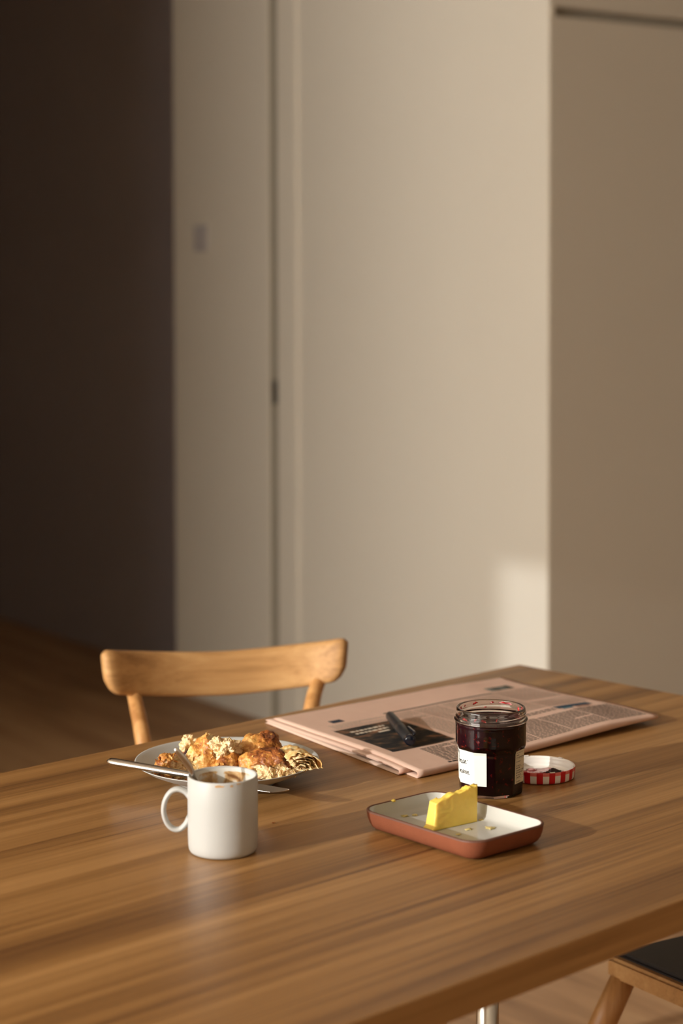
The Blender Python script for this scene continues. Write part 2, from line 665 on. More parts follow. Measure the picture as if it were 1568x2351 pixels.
# back wall, left to right: recessed dark wall | plain wall with switch | door gap strip with its shade in the colour | raised jamb | plain wall
A_EDGE, A_GAP0, A_GAP1, A_JAMB, A_CORNER = -5.136, -4.596, -4.546, -4.42, -3.388
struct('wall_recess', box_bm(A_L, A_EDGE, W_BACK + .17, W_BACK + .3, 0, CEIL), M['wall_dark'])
struct('wall_back', box_bm(A_EDGE, A_GAP0, W_BACK, W_BACK + .3, 0, CEIL, .004), M['wall'])
struct('wall_back', box_bm(A_JAMB - .03, A_CORNER, W_BACK, W_BACK + .022, 0, CEIL, .004), M['wall'])
door = struct('door_1', box_bm(A_GAP0, A_GAP1, W_BACK + .006, W_BACK + .3, 0, CEIL), M['gap'])
bm_obj('latch', box_bm(A_GAP0 + .010, A_GAP1 - .010, W_BACK + .001, W_BACK + .05, 0.955, 1.025, .003), M['black_metal'], door)
bm = bmesh.new()          # jamb with a chamfered right-hand edge
prof = [(A_GAP1, W_BACK + .28), (A_GAP1, W_BACK - .004), (A_GAP1 + .004, W_BACK - .008), (A_JAMB - .028, W_BACK - .008), (A_JAMB, W_BACK + .012), (A_JAMB, W_BACK + .28)]
lo = [bm.verts.new((x, y, 0)) for x, y in prof]
hi = [bm.verts.new((x, y, CEIL)) for x, y in prof]
for i in range(len(prof)):
    j = (i + 1) % len(prof)
    bm.faces.new((lo[i], lo[j], hi[j], hi[i]))
bm.faces.new(lo)
bm.faces.new(hi)
struct('trim_1', bm, M['wall'])

# right-hand panelled wall, receding from the corner; a shadow gap splits its two panels
PR_H = math.radians(57.0)
corner = room(A_CORNER, W_BACK)
pr_rz = math.pi / 2 - PR_H
pw = bm_obj('wall_side', box_bm(0.0, 3.2, 0.030, 0.12, 0, CEIL), simple('panel_gap_shade', S((176, 168, 154)), .8, noise_amt=.05, scale=20))  # backing coloured darker to paint in the shade between the panels
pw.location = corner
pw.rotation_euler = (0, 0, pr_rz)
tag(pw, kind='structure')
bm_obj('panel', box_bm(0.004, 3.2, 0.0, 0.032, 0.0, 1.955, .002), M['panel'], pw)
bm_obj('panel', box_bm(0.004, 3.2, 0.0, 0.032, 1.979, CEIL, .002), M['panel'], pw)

# light switch on the plain wall
sw = empty('light_switch', room(-4.965, W_BACK, 1.412), ROOM_RZ)
tag(sw, 'small grey light switch plate on the beige wall beside the dark recess', 'switch')
bm_obj('plate', box_bm(-.036, .036, -.008, .0, 0, .082, .002), M['grey_plastic'], sw)
bm_obj('rocker', box_bm(-.018, .018, -.012, -.007, .018, .064, .0015), M['grey_plastic'], sw)

# ------------------------------------------------------------------ dining table
TH = math.radians(46.5)
T_RZ = math.pi / 2 - TH
TU = Vector((math.sin(TH), math.cos(TH), 0))
TV = Vector((math.cos(TH), -math.sin(TH), 0))
KC = Vector((0.259, 2.731, 0))          # far right corner
TL, TW, TT = 1.85, 0.806, 0.029
tab = empty('dining_table', KC - TU * TL / 2 + TV * TW / 2, T_RZ)
tag(tab, 'large oak dining table with square edges carrying breakfast', 'table')
bm = box_bm(-TL / 2, TL / 2, -TW / 2, TW / 2, T - TT, T, .0016, 2)
bm_obj('tabletop', bm, M['table'], tab)
for sx in (-1, 1):                      # two slim steel columns on flat foot bars
    px_ = sx * (TL / 2 - .515)
    v, f = tube([(px_, 0, z) for z in (0.010, .35, T - TT - .006)], .0130, 28)
    mesh_obj('leg', v, f, M['steel'], tab)['label'] = 'slim round steel table leg'
    bm_obj('foot_bar', box_bm(px_ - .03, px_ + .03, -.32, .32, 0.0, .010, .002), M['steel'], tab)
    bm_obj('top_bar', box_bm(px_ - .03, px_ + .03, -.30, .30, T - TT - .006, T - TT, .001), M['steel'], tab)


# ------------------------------------------------------------------ chairs
def make_chair(loc, rz, label, rail_pts, rail_h, post_l, post_r, seat, leg_spread=0.05):
    """local frame: +y points where the sitter faces, origin on the floor under the seat"""
    c = empty('dining_chair', loc, rz)
    tag(c, label, 'chair', 'oak dining chairs')
    SH, SW, SD = 0.45, seat[0], seat[1]
    # seat frame: rounded slab, narrower at the back
    bm = box_bm(-SW / 2, SW / 2, -SD / 2, SD / 2, SH - .026, SH, 0)
    for v in bm.verts:
        if v.co.y < 0:
            v.co.x *= 0.86
    bmesh.ops.bevel(bm, geom=[e for e in bm.edges if abs(e.verts[0].co.z - e.verts[1].co.z) > .01], offset=.014, segments=4, affect='EDGES')
    bmesh.ops.bevel(bm, geom=[e for e in bm.edges if abs(e.verts[0].co.z - e.verts[1].co.z) < .001], offset=.004, segments=2, affect='EDGES')
    bm_obj('seat', bm, M['chair'], c)
    bm = box_bm(-SW / 2 + .012, SW / 2 - .012, -SD / 2 + .012, SD / 2 - .012, SH - .004, SH + .006, 0)
    for v in bm.verts:
        if v.co.y < 0:
            v.co.x *= 0.86
    bmesh.ops.bevel(bm, geom=[e for e in bm.edges if abs(e.verts[0].co.z - e.verts[1].co.z) > .01], offset=.012, segments=4, affect='EDGES')
    bmesh.ops.bevel(bm, geom=[e for e in bm.edges if e.verts[0].co.z > SH + .005 and e.verts[1].co.z > SH + .005], offset=.004, segments=2, affect='EDGES')
    pd = bm_obj('seat_pad', bm, M['leather'], c)
    pd['label'] = 'black leather seat pad'
    for sx in (-1, 1):
        for sy in (-1, 1):
            bx = sx * (SW / 2 - .022) * (1 if sy > 0 else .86)
            by = sy * (SD / 2 - .024)
            top = Vector((bx, by, SH - .02))
            bot = Vector((bx + sx * leg_spread * 2.0, by + sy * leg_spread * 1.6, 0))
            v, f = tube([top.lerp(bot, k / 6) for k in range(7)], [.0160, .0168, .0165, .0152, .0138, .0122, .0105], 18)
            mesh_obj('leg', v, f, M['chair_leg'], c)
    for sy in (-1, 1):
        zz = .22 if sy < 0 else .25
        k = (SH - .02 - zz) / (SH - .02)
        xx = (SW / 2 - .022) * (1 if sy > 0 else .86) + leg_spread * 2.0 * k
        yy = sy * (SD / 2 - .024) + sy * leg_spread * 1.6 * k
        v, f = tube([(-xx, yy, zz), (-xx * .4, yy, zz), (xx * .4, yy, zz), (xx, yy, zz)], [.008, .0105, .0105, .008], 12)
        mesh_obj('stretcher', v, f, M['chair_leg'], c)
    # curved top rail
    path = smooth_path(rail_pts, 8)
    vv, ff = [], []
    n = len(path)
    secs = []
    for i, p in enumerate(path):
        t = (path[min(i + 1, n - 1)] - path[max(i - 1, 0)])
        t.z = 0
        t.normalize()
        nrm = Vector((-t.y, t.x, 0))           # towards the sitter
        s = i / (n - 1)
        e = min(s, 1 - s)
        h = rail_h * (1.0 - 0.20 * max(0, 1 - e / .035) ** 2)
        d = 0.0105 * (1.0 - 0.35 * max(0, 1 - e / .05) ** 2)
        drop = rail_h * 0.16 * max(0, 1 - e / .06) ** 2
        ring = []
        for k in range(20):
            a = 2 * math.pi * k / 20
            ca, sa = math.cos(a), math.sin(a)
            y = math.copysign(abs(ca) ** .55, ca) * d
            z = math.copysign(abs(sa) ** .40, sa) * h / 2
            if z < 0:
                z += drop
            lean = -z * 0.22
            ring.append(p + nrm * (y + lean) + Vector((0, 0, z)))
        secs.append(ring)
    for ring in secs:
        vv.extend(ring)
    for i in range(n - 1):
        for k in range(20):
            k2 = (k + 1) % 20
            ff.append((i * 20 + k, i * 20 + k2, (i + 1) * 20 + k2, (i + 1) * 20 + k))
    ff.append(tuple(reversed(range(20))))
    ff.append(tuple(range((n - 1) * 20, n * 20)))
    mesh_obj('backrest', vv, ff, M['chair'], c)
    for pp in (post_l, post_r):
        path = smooth_path(pp, 6)
        rr = [.0125 - .003 * (i / (len(path) - 1)) ** 2 for i in range(len(path))]
        v, f = tube(path, rr, 16, upv=Vector((0, 1, 0)))
        mesh_obj('back_post', v, f, M['chair_leg'], c)
    return c


def to_local(p, loc, rz):
    d = Vector(p) - Vector(loc)
    c, s = math.cos(-rz), math.sin(-rz)
    return Vector((d.x * c - d.y * s, d.x * s + d.y * c, d.z))


# chair behind the table: rail runs about 77 degrees from the view axis, sitter faces the table
FC_LOC = (-0.125, 2.46, 0)
FC_RZ = math.atan2(-0.974, 0.225) - math.pi / 2
L_ = lambda p: to_local(p, FC_LOC, FC_RZ)
rail = [L_(p) for p in ((-.331, 2.598, .757), (-.29, 2.632, .7485), (-.235, 2.665, .7405), (-.168, 2.69, .7365), (-.105, 2.704, .7395), (-.045, 2.702, .747), (.0045, 2.682, .7580))]
far_chair = make_chair(FC_LOC, FC_RZ, 'oak chair with curved top rail standing behind the plate of pastry', list(reversed(rail)), .061,
                       [L_(p) for p in ((-.235, 2.49, .44), (-.252, 2.515, .56), (-.274, 2.56, .668), (-.297, 2.636, .728))],
                       [L_(p) for p in ((-.065, 2.54, .44), (-.058, 2.58, .58), (-.044, 2.645, .695), (-.031, 2.707, .728))], (.42, .38))

# chair tucked under the near right side
f2 = Vector((-.504, .863, 0)).normalized()
l2 = Vector((-f2.y, f2.x, 0))
cen2 = Vector((.3300, 2.3420, 0)) - f2 * .19 - l2 * .205
NC_RZ = math.atan2(f2.y, f2.x) - math.pi / 2
near_chair = make_chair(cen2, NC_RZ, 'oak chair with black seat pad tucked under the near table edge',
                        [(.20, -.345, .785), (.12, -.385, .772), (0, -.405, .767), (-.12, -.385, .772), (-.20, -.345, .785)], .061,
                        [(-.13, -.165, .44), (-.136, -.265, .60), (-.15, -.375, .755)], [(.13, -.165, .44), (.136, -.265, .60), (.15, -.375, .755)], (.42, .38), leg_spread=.072)

# ------------------------------------------------------------------ mug
MUG = Vector((-.117, 1.815, T + .0002))
mug = empty('coffee_mug', MUG)
tag(mug, 'white straight-sided coffee mug with dried coffee stains inside', 'mug')
R, H = .0343, .0752
v, f = lathe([(0, .0035), (.026, .0030), (.0275, .0004), (.0300, 0.0), (.0322, .0012), (.0334, .0035), (R - .0004, .008), (R, .02), (R, .05), (R, H - .0014), (R - .0005, H - .0003), (R - .0014, H), (R - .0023, H - .0005), (R - .0027, H - .0018)], 96)
mesh_obj('body', v, f, M['china'], mug)
v, f = lathe([(R - .0027, H - .0018), (R - .0029, H - .006), (R - .0030, .05), (R - .0031, .014), (R - .0045, .0085), (R - .010, .0062), (0, .0058)], 96)
mesh_obj('inside', v, f, M['stain'], mug)['label'] = 'coffee-stained inner wall'
hp = smooth_path([(-.0318, 0, .0545), (-.0375, 0, .0590), (-.0445, 0, .0608), (-.0515, 0, .0575), (-.0565, 0, .0490), (-.0578, 0, .0385), (-.0550, 0, .0285), (-.0495, 0, .0222), (-.0425, 0, .0212), (-.0368, 0, .0258), (-.0320, 0, .0325)], 6)
hr = [.0026 + .0014 * (abs(2 * i / (len(hp) - 1) - 1) ** 8) for i in range(len(hp))]
v, f = tube(hp, hr, 16, flat=(1.0, 1.9), upv=Vector((0, 1, 0)))
mesh_obj('handle', v, f, M['china'], mug)
rs = random.Random(3)
for ang, zc, sw_, sh_ in ((-92, H - .0030, .0046, .0012), (-72, H - .0030, .0016, .0012), (-60, H - .0014, .0022, .0010), (128, H - .0016, .0030, .0010)):
    vs_, fs_ = [], []
    n = 18
    vs_.append((R + .00012, 0, 0))
    for k in range(n):
        a = 2 * math.pi * k / n
        rr = 1 + .15 * math.sin(3 * a + ang) + .12 * math.sin(5 * a)
        vs_.append((R + .00012, sw_ * rr * math.cos(a), sh_ * rr * math.sin(a)))
    out = []
    for x, y, z in vs_:
        th = math.radians(ang) + y / R
        zz = zc + z
        rad = R + .00015 if zz < H - .0014 else R - (zz - (H - .0014)) * .9 + .0002
        zz = min(zz, H + .0001)
        out.append((rad * math.cos(th), rad * math.sin(th), zz))
    mesh_obj('coffee_drip', out, [(0, 1 + k, 1 + (k + 1) % n) for k in range(n)], M['coffee_dry'], mug)

# ------------------------------------------------------------------ teaspoon leaning in the mug
sp = empty('teaspoon', (0, 0, 0))
tag(sp, 'steel teaspoon leaning in the white mug, handle up to the left', 'spoon')
e_top = Vector((-.1617, 1.7990, .8450))
e_rim = Vector((-.1442, 1.8045, .8165))
dv = (e_rim - e_top).normalized()
pts, rr, fl = [], [], []
Lh = .070
for i in range(25):
    s = i / 24
    p = e_top + dv * (s * Lh)
    bend = .0022 * math.sin(min(1, s / .5) * math.pi)
    p = p + Vector((.8, 0, .5)) * bend * .6
    pts.append(p)
    wd = .0016 + .0018 * (1 - sstep(.25, .60, s)) - .0008 * (1 - sstep(0, .2, s))
    if s < .05:
        wd *= .60 + .40 * math.sqrt(s / .05)
    rr.append(wd)
    fl.append((1.0, .0011 / wd))
v, f = tube(pts, rr, 14, flat=fl, upv=Vector((-.35, -.75, .55)))
mesh_obj('handle', v, f, M['cutlery'], sp)
bv, bf = [], []
bowl_c = e_top + dv * (Lh + .0140)
sx_ = dv
sy_ = dv.cross(Vector((-.35, -.75, .55))).normalized()
sz_ = sx_.cross(sy_).normalized()
NB = 20
for j in range(7):
    q = j / 6
    for k in range(NB):
        a = 2 * math.pi * k / NB
        bv.append(bowl_c + sx_ * (.0155 * q * math.cos(a)) + sy_ * (.0095 * q * math.sin(a) * (1 - .15 * math.cos(a))) + sz_ * (.0035 * (q * q - 1)))
for j in range(6):
    for k in range(NB):
        bf.append((j * NB + k, j * NB + (k + 1) % NB, (j + 1) * NB + (k + 1) % NB, (j + 1) * NB + k))
o = mesh_obj('bowl', bv, bf, M['cutlery'], sp)
add_mod(o, 'SOLIDIFY', thickness=.0008, offset=0)

# ------------------------------------------------------------------ plate
PC = Vector((-.129, 2.08, T + .0002))
plate = empty('dinner_plate', PC)
tag(plate, 'white coupe plate holding torn croissant pieces', 'plate')
PR, PH = .103, .0245
prof = [(0, .0045), (.050, .0045), (.0525, .0005), (.0560, 0), (.0580, .0030), (.0640, .0062), (.078, .0108), (.092, .0170), (.1005, .0226), (PR, PH - .0006), (PR - .0003, PH), (PR - .0016, PH - .0002), (.098, .0228), (.088, .0180), (.074, .0128), (.060, .0094), (.045, .0078), (0, .0074)]
v, f = lathe(prof, 128)
mesh_obj('plate_body', v, f, M['china'], plate)


def plate_z(x, y):
    r = math.hypot(x - PC.x, y - PC.y)
    pts = [(0, .0074), (.045, .0078), (.060, .0094), (.074, .0128), (.088, .0180), (.098, .0228), (.12, .0245)]
    for (r0, z0), (r1, z1) in zip(pts, pts[1:]):
        if r <= r1:
            return T + z0 + (z1 - z0) * (r - r0) / (r1 - r0)
    return T + .0245


# ------------------------------------------------------------------ knife
kn = empty('table_knife', (0, 0, 0))
tag(kn, 'steel table knife resting across the front rim of the plate', 'knife')
K0 = Vector((-.2585, 2.0435, .7715))
K1 = Vector((-.0575, 1.9440, .7640))
kd = (K1 - K0)
KL = kd.length
kd.normalize()
ks = Vector((kd.y, -kd.x, 0)).normalized()      # sideways, towards the camera
ku = ks.cross(kd).normalized()
if ku.z < 0:
    ku = -ku
pts, rr, fl = [], [], []
for i in range(33):
    s = i / 32 * .60
    pts.append(K0 + kd * (s * KL))
    w = .0060 - .0016 * (s / .60)
    t = .0042 - .0010 * (s / .60)
    if s < .03:
        g = math.sqrt(max(.05, 1 - (1 - s / .03) ** 2))
        w *= g
        t *= g
    rr.append(w)
    fl.append((1.0, t / w))
v, f = tube(pts, rr, 20, flat=fl)
mesh_obj('handle', v, f, M['cutlery'], kn)
bv, bf = [], []
NBL = 24
for i in range(NBL + 1):
    s = i / NBL
    c = K0 + kd * ((.585 + .415 * s) * KL)
    back = -.0040 - .0008 * math.sin(s * math.pi)
    edge = .0046 + .0060 * math.sin(min(1, s * 1.25) * math.pi * .62)
    if s > .80:
        g = (s - .80) / .20
        edge = edge * (1 - g ** 2) + back * (g ** 2) + .0006 * g
    roll = 0.10
    for off, tz in ((back, .0009), (edge, .0002), (edge, -.0002), (back, -.0009)):
        bv.append(c + ks * off + ku * (tz - off * roll))
for i in range(NBL):
    for k in range(4):
        bf.append((i * 4 + k, i * 4 + (k + 1) % 4, (i + 1) * 4 + (k + 1) % 4, (i + 1) * 4 + k))
bf.append((3, 2, 1, 0))
bf.append(tuple(NBL * 4 + k for k in range(4)))
mesh_obj('blade', bv, bf, M['cutlery'], kn, smooth=False)


# ------------------------------------------------------------------ pastry
def set_bake(me, vals):
    at = me.color_attributes.new('bake', 'FLOAT_COLOR', 'POINT')
    buf = []
    for b_, c_ in vals:
        buf.extend((b_, c_, 0.0, 1.0))
    at.data.foreach_set('color', buf)


BLOBS = []


def blob(name, parent, cen, radii, rot=(0, 0, 0), seed=0.0, tears=(), bumps=(), amp=.0030, terr=.0022, bake=.45, sub=6, squash_floor=True, crumb_amp=.006, tfreq=38, crumby=False):
    """torn lump of laminated pastry: peeling terraces of crust; tears = [(normal, offset)] planes where the crumb shows"""
    bm = bmesh.new()
    bmesh.ops.create_icosphere(bm, subdivisions=sub, radius=1.0)
    rotm = Matrix.Rotation(rot[2], 3, 'Z') @ Matrix.Rotation(rot[1], 3, 'Y') @ Matrix.Rotation(rot[0], 3, 'X')
    vals = []
    sv = Vector((seed * 1.7, seed * 2.3, seed * 3.1))
    for v in bm.verts:
        d = v.co.normalized()
        p = Vector((d.x * radii[0], d.y * radii[1], d.z * radii[2]))
        for bc, br, bh in bumps:
            dd = (p - Vector(bc)).length
            p += d * bh * math.exp(-(dd / br) ** 2)
        p += d * (fbm(p * 42 + sv, 3) * amp)
        # peeling layers: stepped noise, stretched round the lump
        q = Vector((p.x * 1.5, p.y * 1.0, p.z * 1.0)) * tfreq + sv * 2
        t = (fbm(q, 3) + .9) * 4.2
        fl_ = math.floor(t)
        fr = t - fl_
        st = fl_ + sstep(.80, .97, fr)
        p += d * terr * (st / 4.2 - .9)
        lip = math.exp(-((fr - .88) / .10) ** 2)
        p += d * .0005 * lip
        crumb = 0.0
        hsh = mn.noise(Vector((fl_ * 3.7 + seed, seed, fl_)))
        bk = bake + .40 * fbm(p * 30 + sv * 3, 3) + .16 * hsh - .16 * lip + .14 * d.z + .05 * math.sin(p.dot(Vector((.3, .5, .8))) * 1500 + fbm(p * 80, 2) * 6)
        if crumby:
            cell = mn.voronoi(Vector((p.x * 150, p.y * 150, p.z * 260)) + sv)[0][0]
            cell2 = mn.voronoi(p * 420 + sv)[0][0]
            p += d * ((.45 - cell) * crumb_amp * 1.2 + (cell2 - .4) * crumb_amp * .5 + .004 * fbm(p * 120 + sv * 4, 4))
            crumb = 1.0
        for nrm, off in tears:
            nn = Vector(nrm).normalized()
            tt = p.dot(nn) - off - .004 * fbm(p * 90 + sv, 3)
            if tt > 0:
                p -= nn * tt
                cell = mn.voronoi(Vector((p.x * 150, p.y * 150, p.z * 260)) + sv)[0][0]
                cell2 = mn.voronoi(p * 420 + sv)[0][0]
                depth = min(1.0, tt / .006)
                p += nn * depth * ((.5 - cell) * crumb_amp * 1.1 + (cell2 - .4) * crumb_amp * .5 + .004 * fbm(p * 140 + sv * 4, 4))
                crumb = max(crumb, min(1.0, tt / .0016))
            elif tt > -.002:
                p += d * .0010
        v.co = rotm @ p
        vals.append((max(0, min(1, bk)), crumb))
    for v in bm.verts:
        v.co += Vector(cen)
        if squash_floor:
            zf = plate_z(v.co.x, v.co.y) + .0006
            if v.co.z < zf:
                v.co.z = zf
    BLOBS.append(BVHTree.FromBMesh(bm))
    me = bpy.data.meshes.new(name)
    bm.to_mesh(me)
    bm.free()
    me.materials.append(M['pastry'])
    me.polygons.foreach_set('use_smooth', [True] * len(me.polygons))
    set_bake(me, vals)
    o = bpy.data.objects.new(name, me)
    COL.objects.link(o)
    o.parent = parent
    return o


def sheet(name, parent, fn, nu, nv, bake_fn, thick=.0007):
    """thin curled pastry layer from fn(u, v) -> Vector"""
    vv, ff, vals = [], [], []
    for i in range(nu + 1):
        for j in range(nv + 1):
            u, v = i / nu, j / nv
            vv.append(fn(u, v))
            vals.append(bake_fn(u, v))
    for i in range(nu):
        for j in range(nv):
            a = i * (nv + 1) + j
            ff.append((a, a + nv + 1, a + nv + 2, a + 1))
    o = mesh_obj(name, vv, ff, M['pastry'], parent)
    set_bake(o.data, vals)
    add_mod(o, 'SOLIDIFY', thickness=thick, offset=0)
    return o


def flakes(name, parent, specs, seed, size=(.003, .007), bake=(.2, .75), crumb=0.0, lean=.35):
    """ragged shards clinging to the crust: specs = [(centre, unused, spread, count)] snapped onto the nearest lump"""
    rnd = random.Random(seed)
    vv, ff, vals = [], [], []
    for cen, _n, spread, cnt in specs:
        for _ in range(cnt):
            c = Vector(cen) + Vector((rnd.uniform(-1, 1), rnd.uniform(-1, 1), rnd.uniform(-1, 1))) * spread
            best = min((b.find_nearest(c) for b in BLOBS), key=lambda h: h[3])
            c, n0 = best[0], best[1]
            n_ = (n0 + Vector((rnd.uniform(-1, 1), rnd.uniform(-1, 1), rnd.uniform(-1, 1))) * lean).normalized()
            t = n_.orthogonal().normalized()
            t.rotate(Matrix.Rotation(rnd.uniform(0, 6.28), 3, n_))
            b_ = n_.cross(t)
            s = rnd.uniform(*size)
            as_ = rnd.uniform(.35, .8)
            c = c + n0 * .0004
            k0 = len(vv)
            m = 8
            curl = rnd.uniform(-.3, .5)
            bb = rnd.uniform(*bake)
            vv.append(c)
            vals.append((bb, crumb))
            for k in range(m):
                a = 2 * math.pi * k / m
                r_ = s * rnd.uniform(.35, .62)
                vv.append(c + t * r_ * math.cos(a) + b_ * r_ * as_ * math.sin(a) + n_ * curl * r_ * math.cos(a) ** 2)
                vals.append((max(0, min(1, bb + rnd.uniform(-.15, .15))), crumb))
            for k in range(m):
                ff.append((k0, k0 + 1 + k, k0 + 1 + (k + 1) % m))
    o = mesh_obj(name, vv, ff, M['pastry'], parent, smooth=False)
    set_bake(o.data, vals)
    add_mod(o, 'SOLIDIFY', thickness=.0004, offset=0)
    o['kind'] = 'stuff'
    return o


# middle piece: upright torn half, pale crumb at the top right
c1 = empty('croissant_piece', (0, 0, 0))
tag(c1, 'tall golden croissant half torn open with pale crumb on top, mid plate', 'croissant', 'torn croissant pieces')
blob('crust', c1, (-.1500, 2.078, .7650), (.0265, .0240, .0245), rot=(0, .12, .2), seed=1.3,
     tears=[((.80, -.25, .50), .0120)], bumps=[((-.004, -.004, .022), .014, .004)], bake=.26)
blob('crumb', c1, (-.1310, 2.066, .7775), (.0160, .0120, .0140), rot=(.1, .25, 0), seed=5.1, crumby=True, bake=.1, amp=.005, sub=6, squash_floor=False, crumb_amp=.0045)
blob('lower_crust', c1, (-.1290, 2.056, .7630), (.0180, .0125, .0125), rot=(.3, -.35, .2), seed=7.7, bake=.50, sub=5, terr=.0026)
flakes('flakes', c1, [((-.140, 2.045, .772), 0, .010, 4), ((-.156, 2.045, .768), 0, .012, 4), ((-.128, 2.050, .772), 0, .008, 4)], 4, size=(.002, .006), bake=(.15, .55), lean=.25)

# big piece at the right: domed back, glazed front hump, open flaky end
c2 = empty('croissant_piece', (0, 0, 0))
tag(c2, 'large dark-glazed croissant half with open flaky end at the plate right', 'croissant', 'torn croissant pieces')
blob('crust', c2, (-.0900, 2.094, .7660), (.0300, .0240, .0215), rot=(.1, .15, -.3), seed=2.2, bumps=[((.002, 0, .02), .011, .007), ((-.014, -.01, .012), .010, .003)], bake=.50, amp=.0042, terr=.0034, tfreq=30)
blob('front_hump', c2, (-.0830, 2.052, .7650), (.0330, .0215, .0165), rot=(-.15, .10, -.18), seed=6.7, tears=[((.15, -.62, -.62), .0125)], bumps=[((.012, -.004, .010), .012, .003)], bake=.76, amp=.0030, terr=.0020)
blob('crumb', c2, (-.0660, 2.040, .7590), (.0270, .0130, .0105), rot=(0, 0, .2), seed=9.9, crumby=True, bake=.15, amp=.005, crumb_amp=.006, sub=6)


def curl(cx, cy, cz, ra, rb, length, a0, a1, seed, tilt=.3, bakec=.2, crumb=.3):
    ax = Vector((math.cos(tilt), math.sin(tilt), 0)).normalized()
    sx2 = Vector((-ax.y, ax.x, 0))

    def fn(u, v):
        a = a0 + (a1 - a0) * v
        k = fbm(Vector((u * 5 + seed, v * 7, seed)), 3)
        ragged = .004 * fbm(Vector((v * 14, seed * 3, 0)), 3) if u > .7 else 0
        r1 = 1 + .10 * k
        p = Vector((cx, cy, cz)) + ax * (length * (u - .5) + ragged + .004 * math.sin(a * 2 + seed)) + sx2 * (ra * r1 * math.cos(a)) + Vector((0, 0, 1)) * (rb * r1 * math.sin(a))
        p += Vector((0, 0, .0012 * fbm(p * 200, 2)))
        zf = plate_z(p.x, p.y) + .0014
        if p.z < zf:
            p.z = zf
        return p

    def bf_(u, v):
        return (max(0, min(1, bakec + .35 * fbm(Vector((u * 6, v * 8, seed * 2)), 3) + .25 * (1 - u) * math.sin(math.pi * min(1, v * 1.1)))), crumb)
    return fn, bf_


for i, (ra, rb, ln, a0, a1, bk, cr_) in enumerate(((.0225, .0205, .036, -1.10, 2.3, .16, .15), (.0200, .0180, .034, -1.2, 2.1, .06, .8), (.0172, .0152, .035, -.9, 2.4, .05, .95), (.0140, .0122, .033, -1.3, 2.0, .06, .95), (.0105, .0090, .034, -.9, 2.6, .10, .9), (.0065, .0060, .032, -1.6, 2.4, .10, .9))):
    fn, bf_ = curl(-.0510, 2.044, .7620 + .0004 * i, ra, rb, ln, a0, a1, 3.3 * i + 1, tilt=-1.15, bakec=bk, crumb=cr_)
    sheet('pastry_layer', c2, fn, 14, 40, bf_)
rnd = random.Random(21)
specs = [((-.066 + rnd.uniform(-.020, .024), 2.028 + rnd.uniform(-.004, .006), .7600 + rnd.uniform(-.006, .006)), 0, .003, 4) for _ in range(12)]
flakes('crumb_shards', c2, specs, 8, size=(.003, .008), bake=(.05, .45), crumb=.6, lean=1.2)
flakes('flakes', c2, [((-.110, 2.070, .778), 0, .010, 4), ((-.088, 2.080, .792), 0, .010, 6), ((-.062, 2.080, .778), 0, .010, 4), ((-.100, 2.035, .770), 0, .010, 3), ((-.075, 2.035, .780), 0, .012, 3)], 9, size=(.002, .006), bake=(.3, .9), lean=.3)

# small jammy scrap at the back left
c3 = empty('croissant_piece', (0, 0, 0))
tag(c3, 'small pale croissant scrap smeared with dark jam, behind the teaspoon', 'croissant', 'torn croissant pieces')
blob('crumb', c3, (-.1765, 2.100, .7710), (.0090, .0080, .0155), rot=(0, .30, 0), seed=11.2, crumby=True, bake=.15, amp=.006, sub=5, squash_floor=False, crumb_amp=.004)
blob('crust', c3, (-.1735, 2.103, .7605), (.0125, .012, .0125), rot=(0, .1, 0), seed=12.9, bake=.6, sub=5)


def goo(name, parent, cen, rad, seed, mat, flat_floor=None, sub=3, amp=.25):
    bm = bmesh.new()
    bmesh.ops.create_icosphere(bm, subdivisions=sub, radius=1)
    for v in bm.verts:
        d = v.co.normalized()
        k = 1 + amp * fbm(d * 1.6 + Vector((seed, 0, seed)), 3)
        v.co = Vector((cen[0] + d.x * rad[0] * k, cen[1] + d.y * rad[1] * k, cen[2] + d.z * rad[2] * k))
        if flat_floor is not None:
            v.co.z = max(v.co.z, flat_floor)
    return bm_obj(name, bm, mat, parent, smooth=True)


goo('jam', c3, (-.1700, 2.0890, .7640), (.0095, .0055, .0095), 2.0, M['jam'])['label'] = 'dark red jam'

# flaky scrap at the far left of the plate
c4 = empty('croissant_piece', (0, 0, 0))
tag(c4, 'small ragged croissant scrap at the left, half hidden by mug', 'croissant', 'torn croissant pieces')
blob('crust', c4, (-.1895, 2.052, .7605), (.0205, .015, .0165), rot=(0, .2, .3), seed=17.2, tears=[((.45, -.70, .35), .0075)], bake=.34, amp=.0055, crumb_amp=.008)
flakes('flakes', c4, [((-.198, 2.050, .772), 0, .006, 7), ((-.185, 2.045, .774), 0, .007, 5), ((-.202, 2.042, .760), 0, .006, 6)], 31, size=(.003, .007), bake=(.35, .95), lean=.9)

# loose crumbs: plate floor and table
rnd = random.Random(77)
cv, cf, vals = [], [], []


def shard(c, s, flat=.5):
    k0 = len(cv)
    bb = rnd.uniform(.35, 1.0)
    for k in range(6):
        d = [(1, 0, 0), (0, 1, 0), (-1, 0, 0), (0, -1, 0), (0, 0, 1), (0, 0, -1)][k]
        cv.append(Vector(c) + Vector((d[0] * s * rnd.uniform(.4, 1), d[1] * s * rnd.uniform(.4, 1), d[2] * s * flat)))
        vals.append((bb, 0))
    for a, b_ in ((0, 1), (1, 2), (2, 3), (3, 0)):
        cf.append((k0 + a, k0 + b_, k0 + 4))
        cf.append((k0 + b_, k0 + a, k0 + 5))


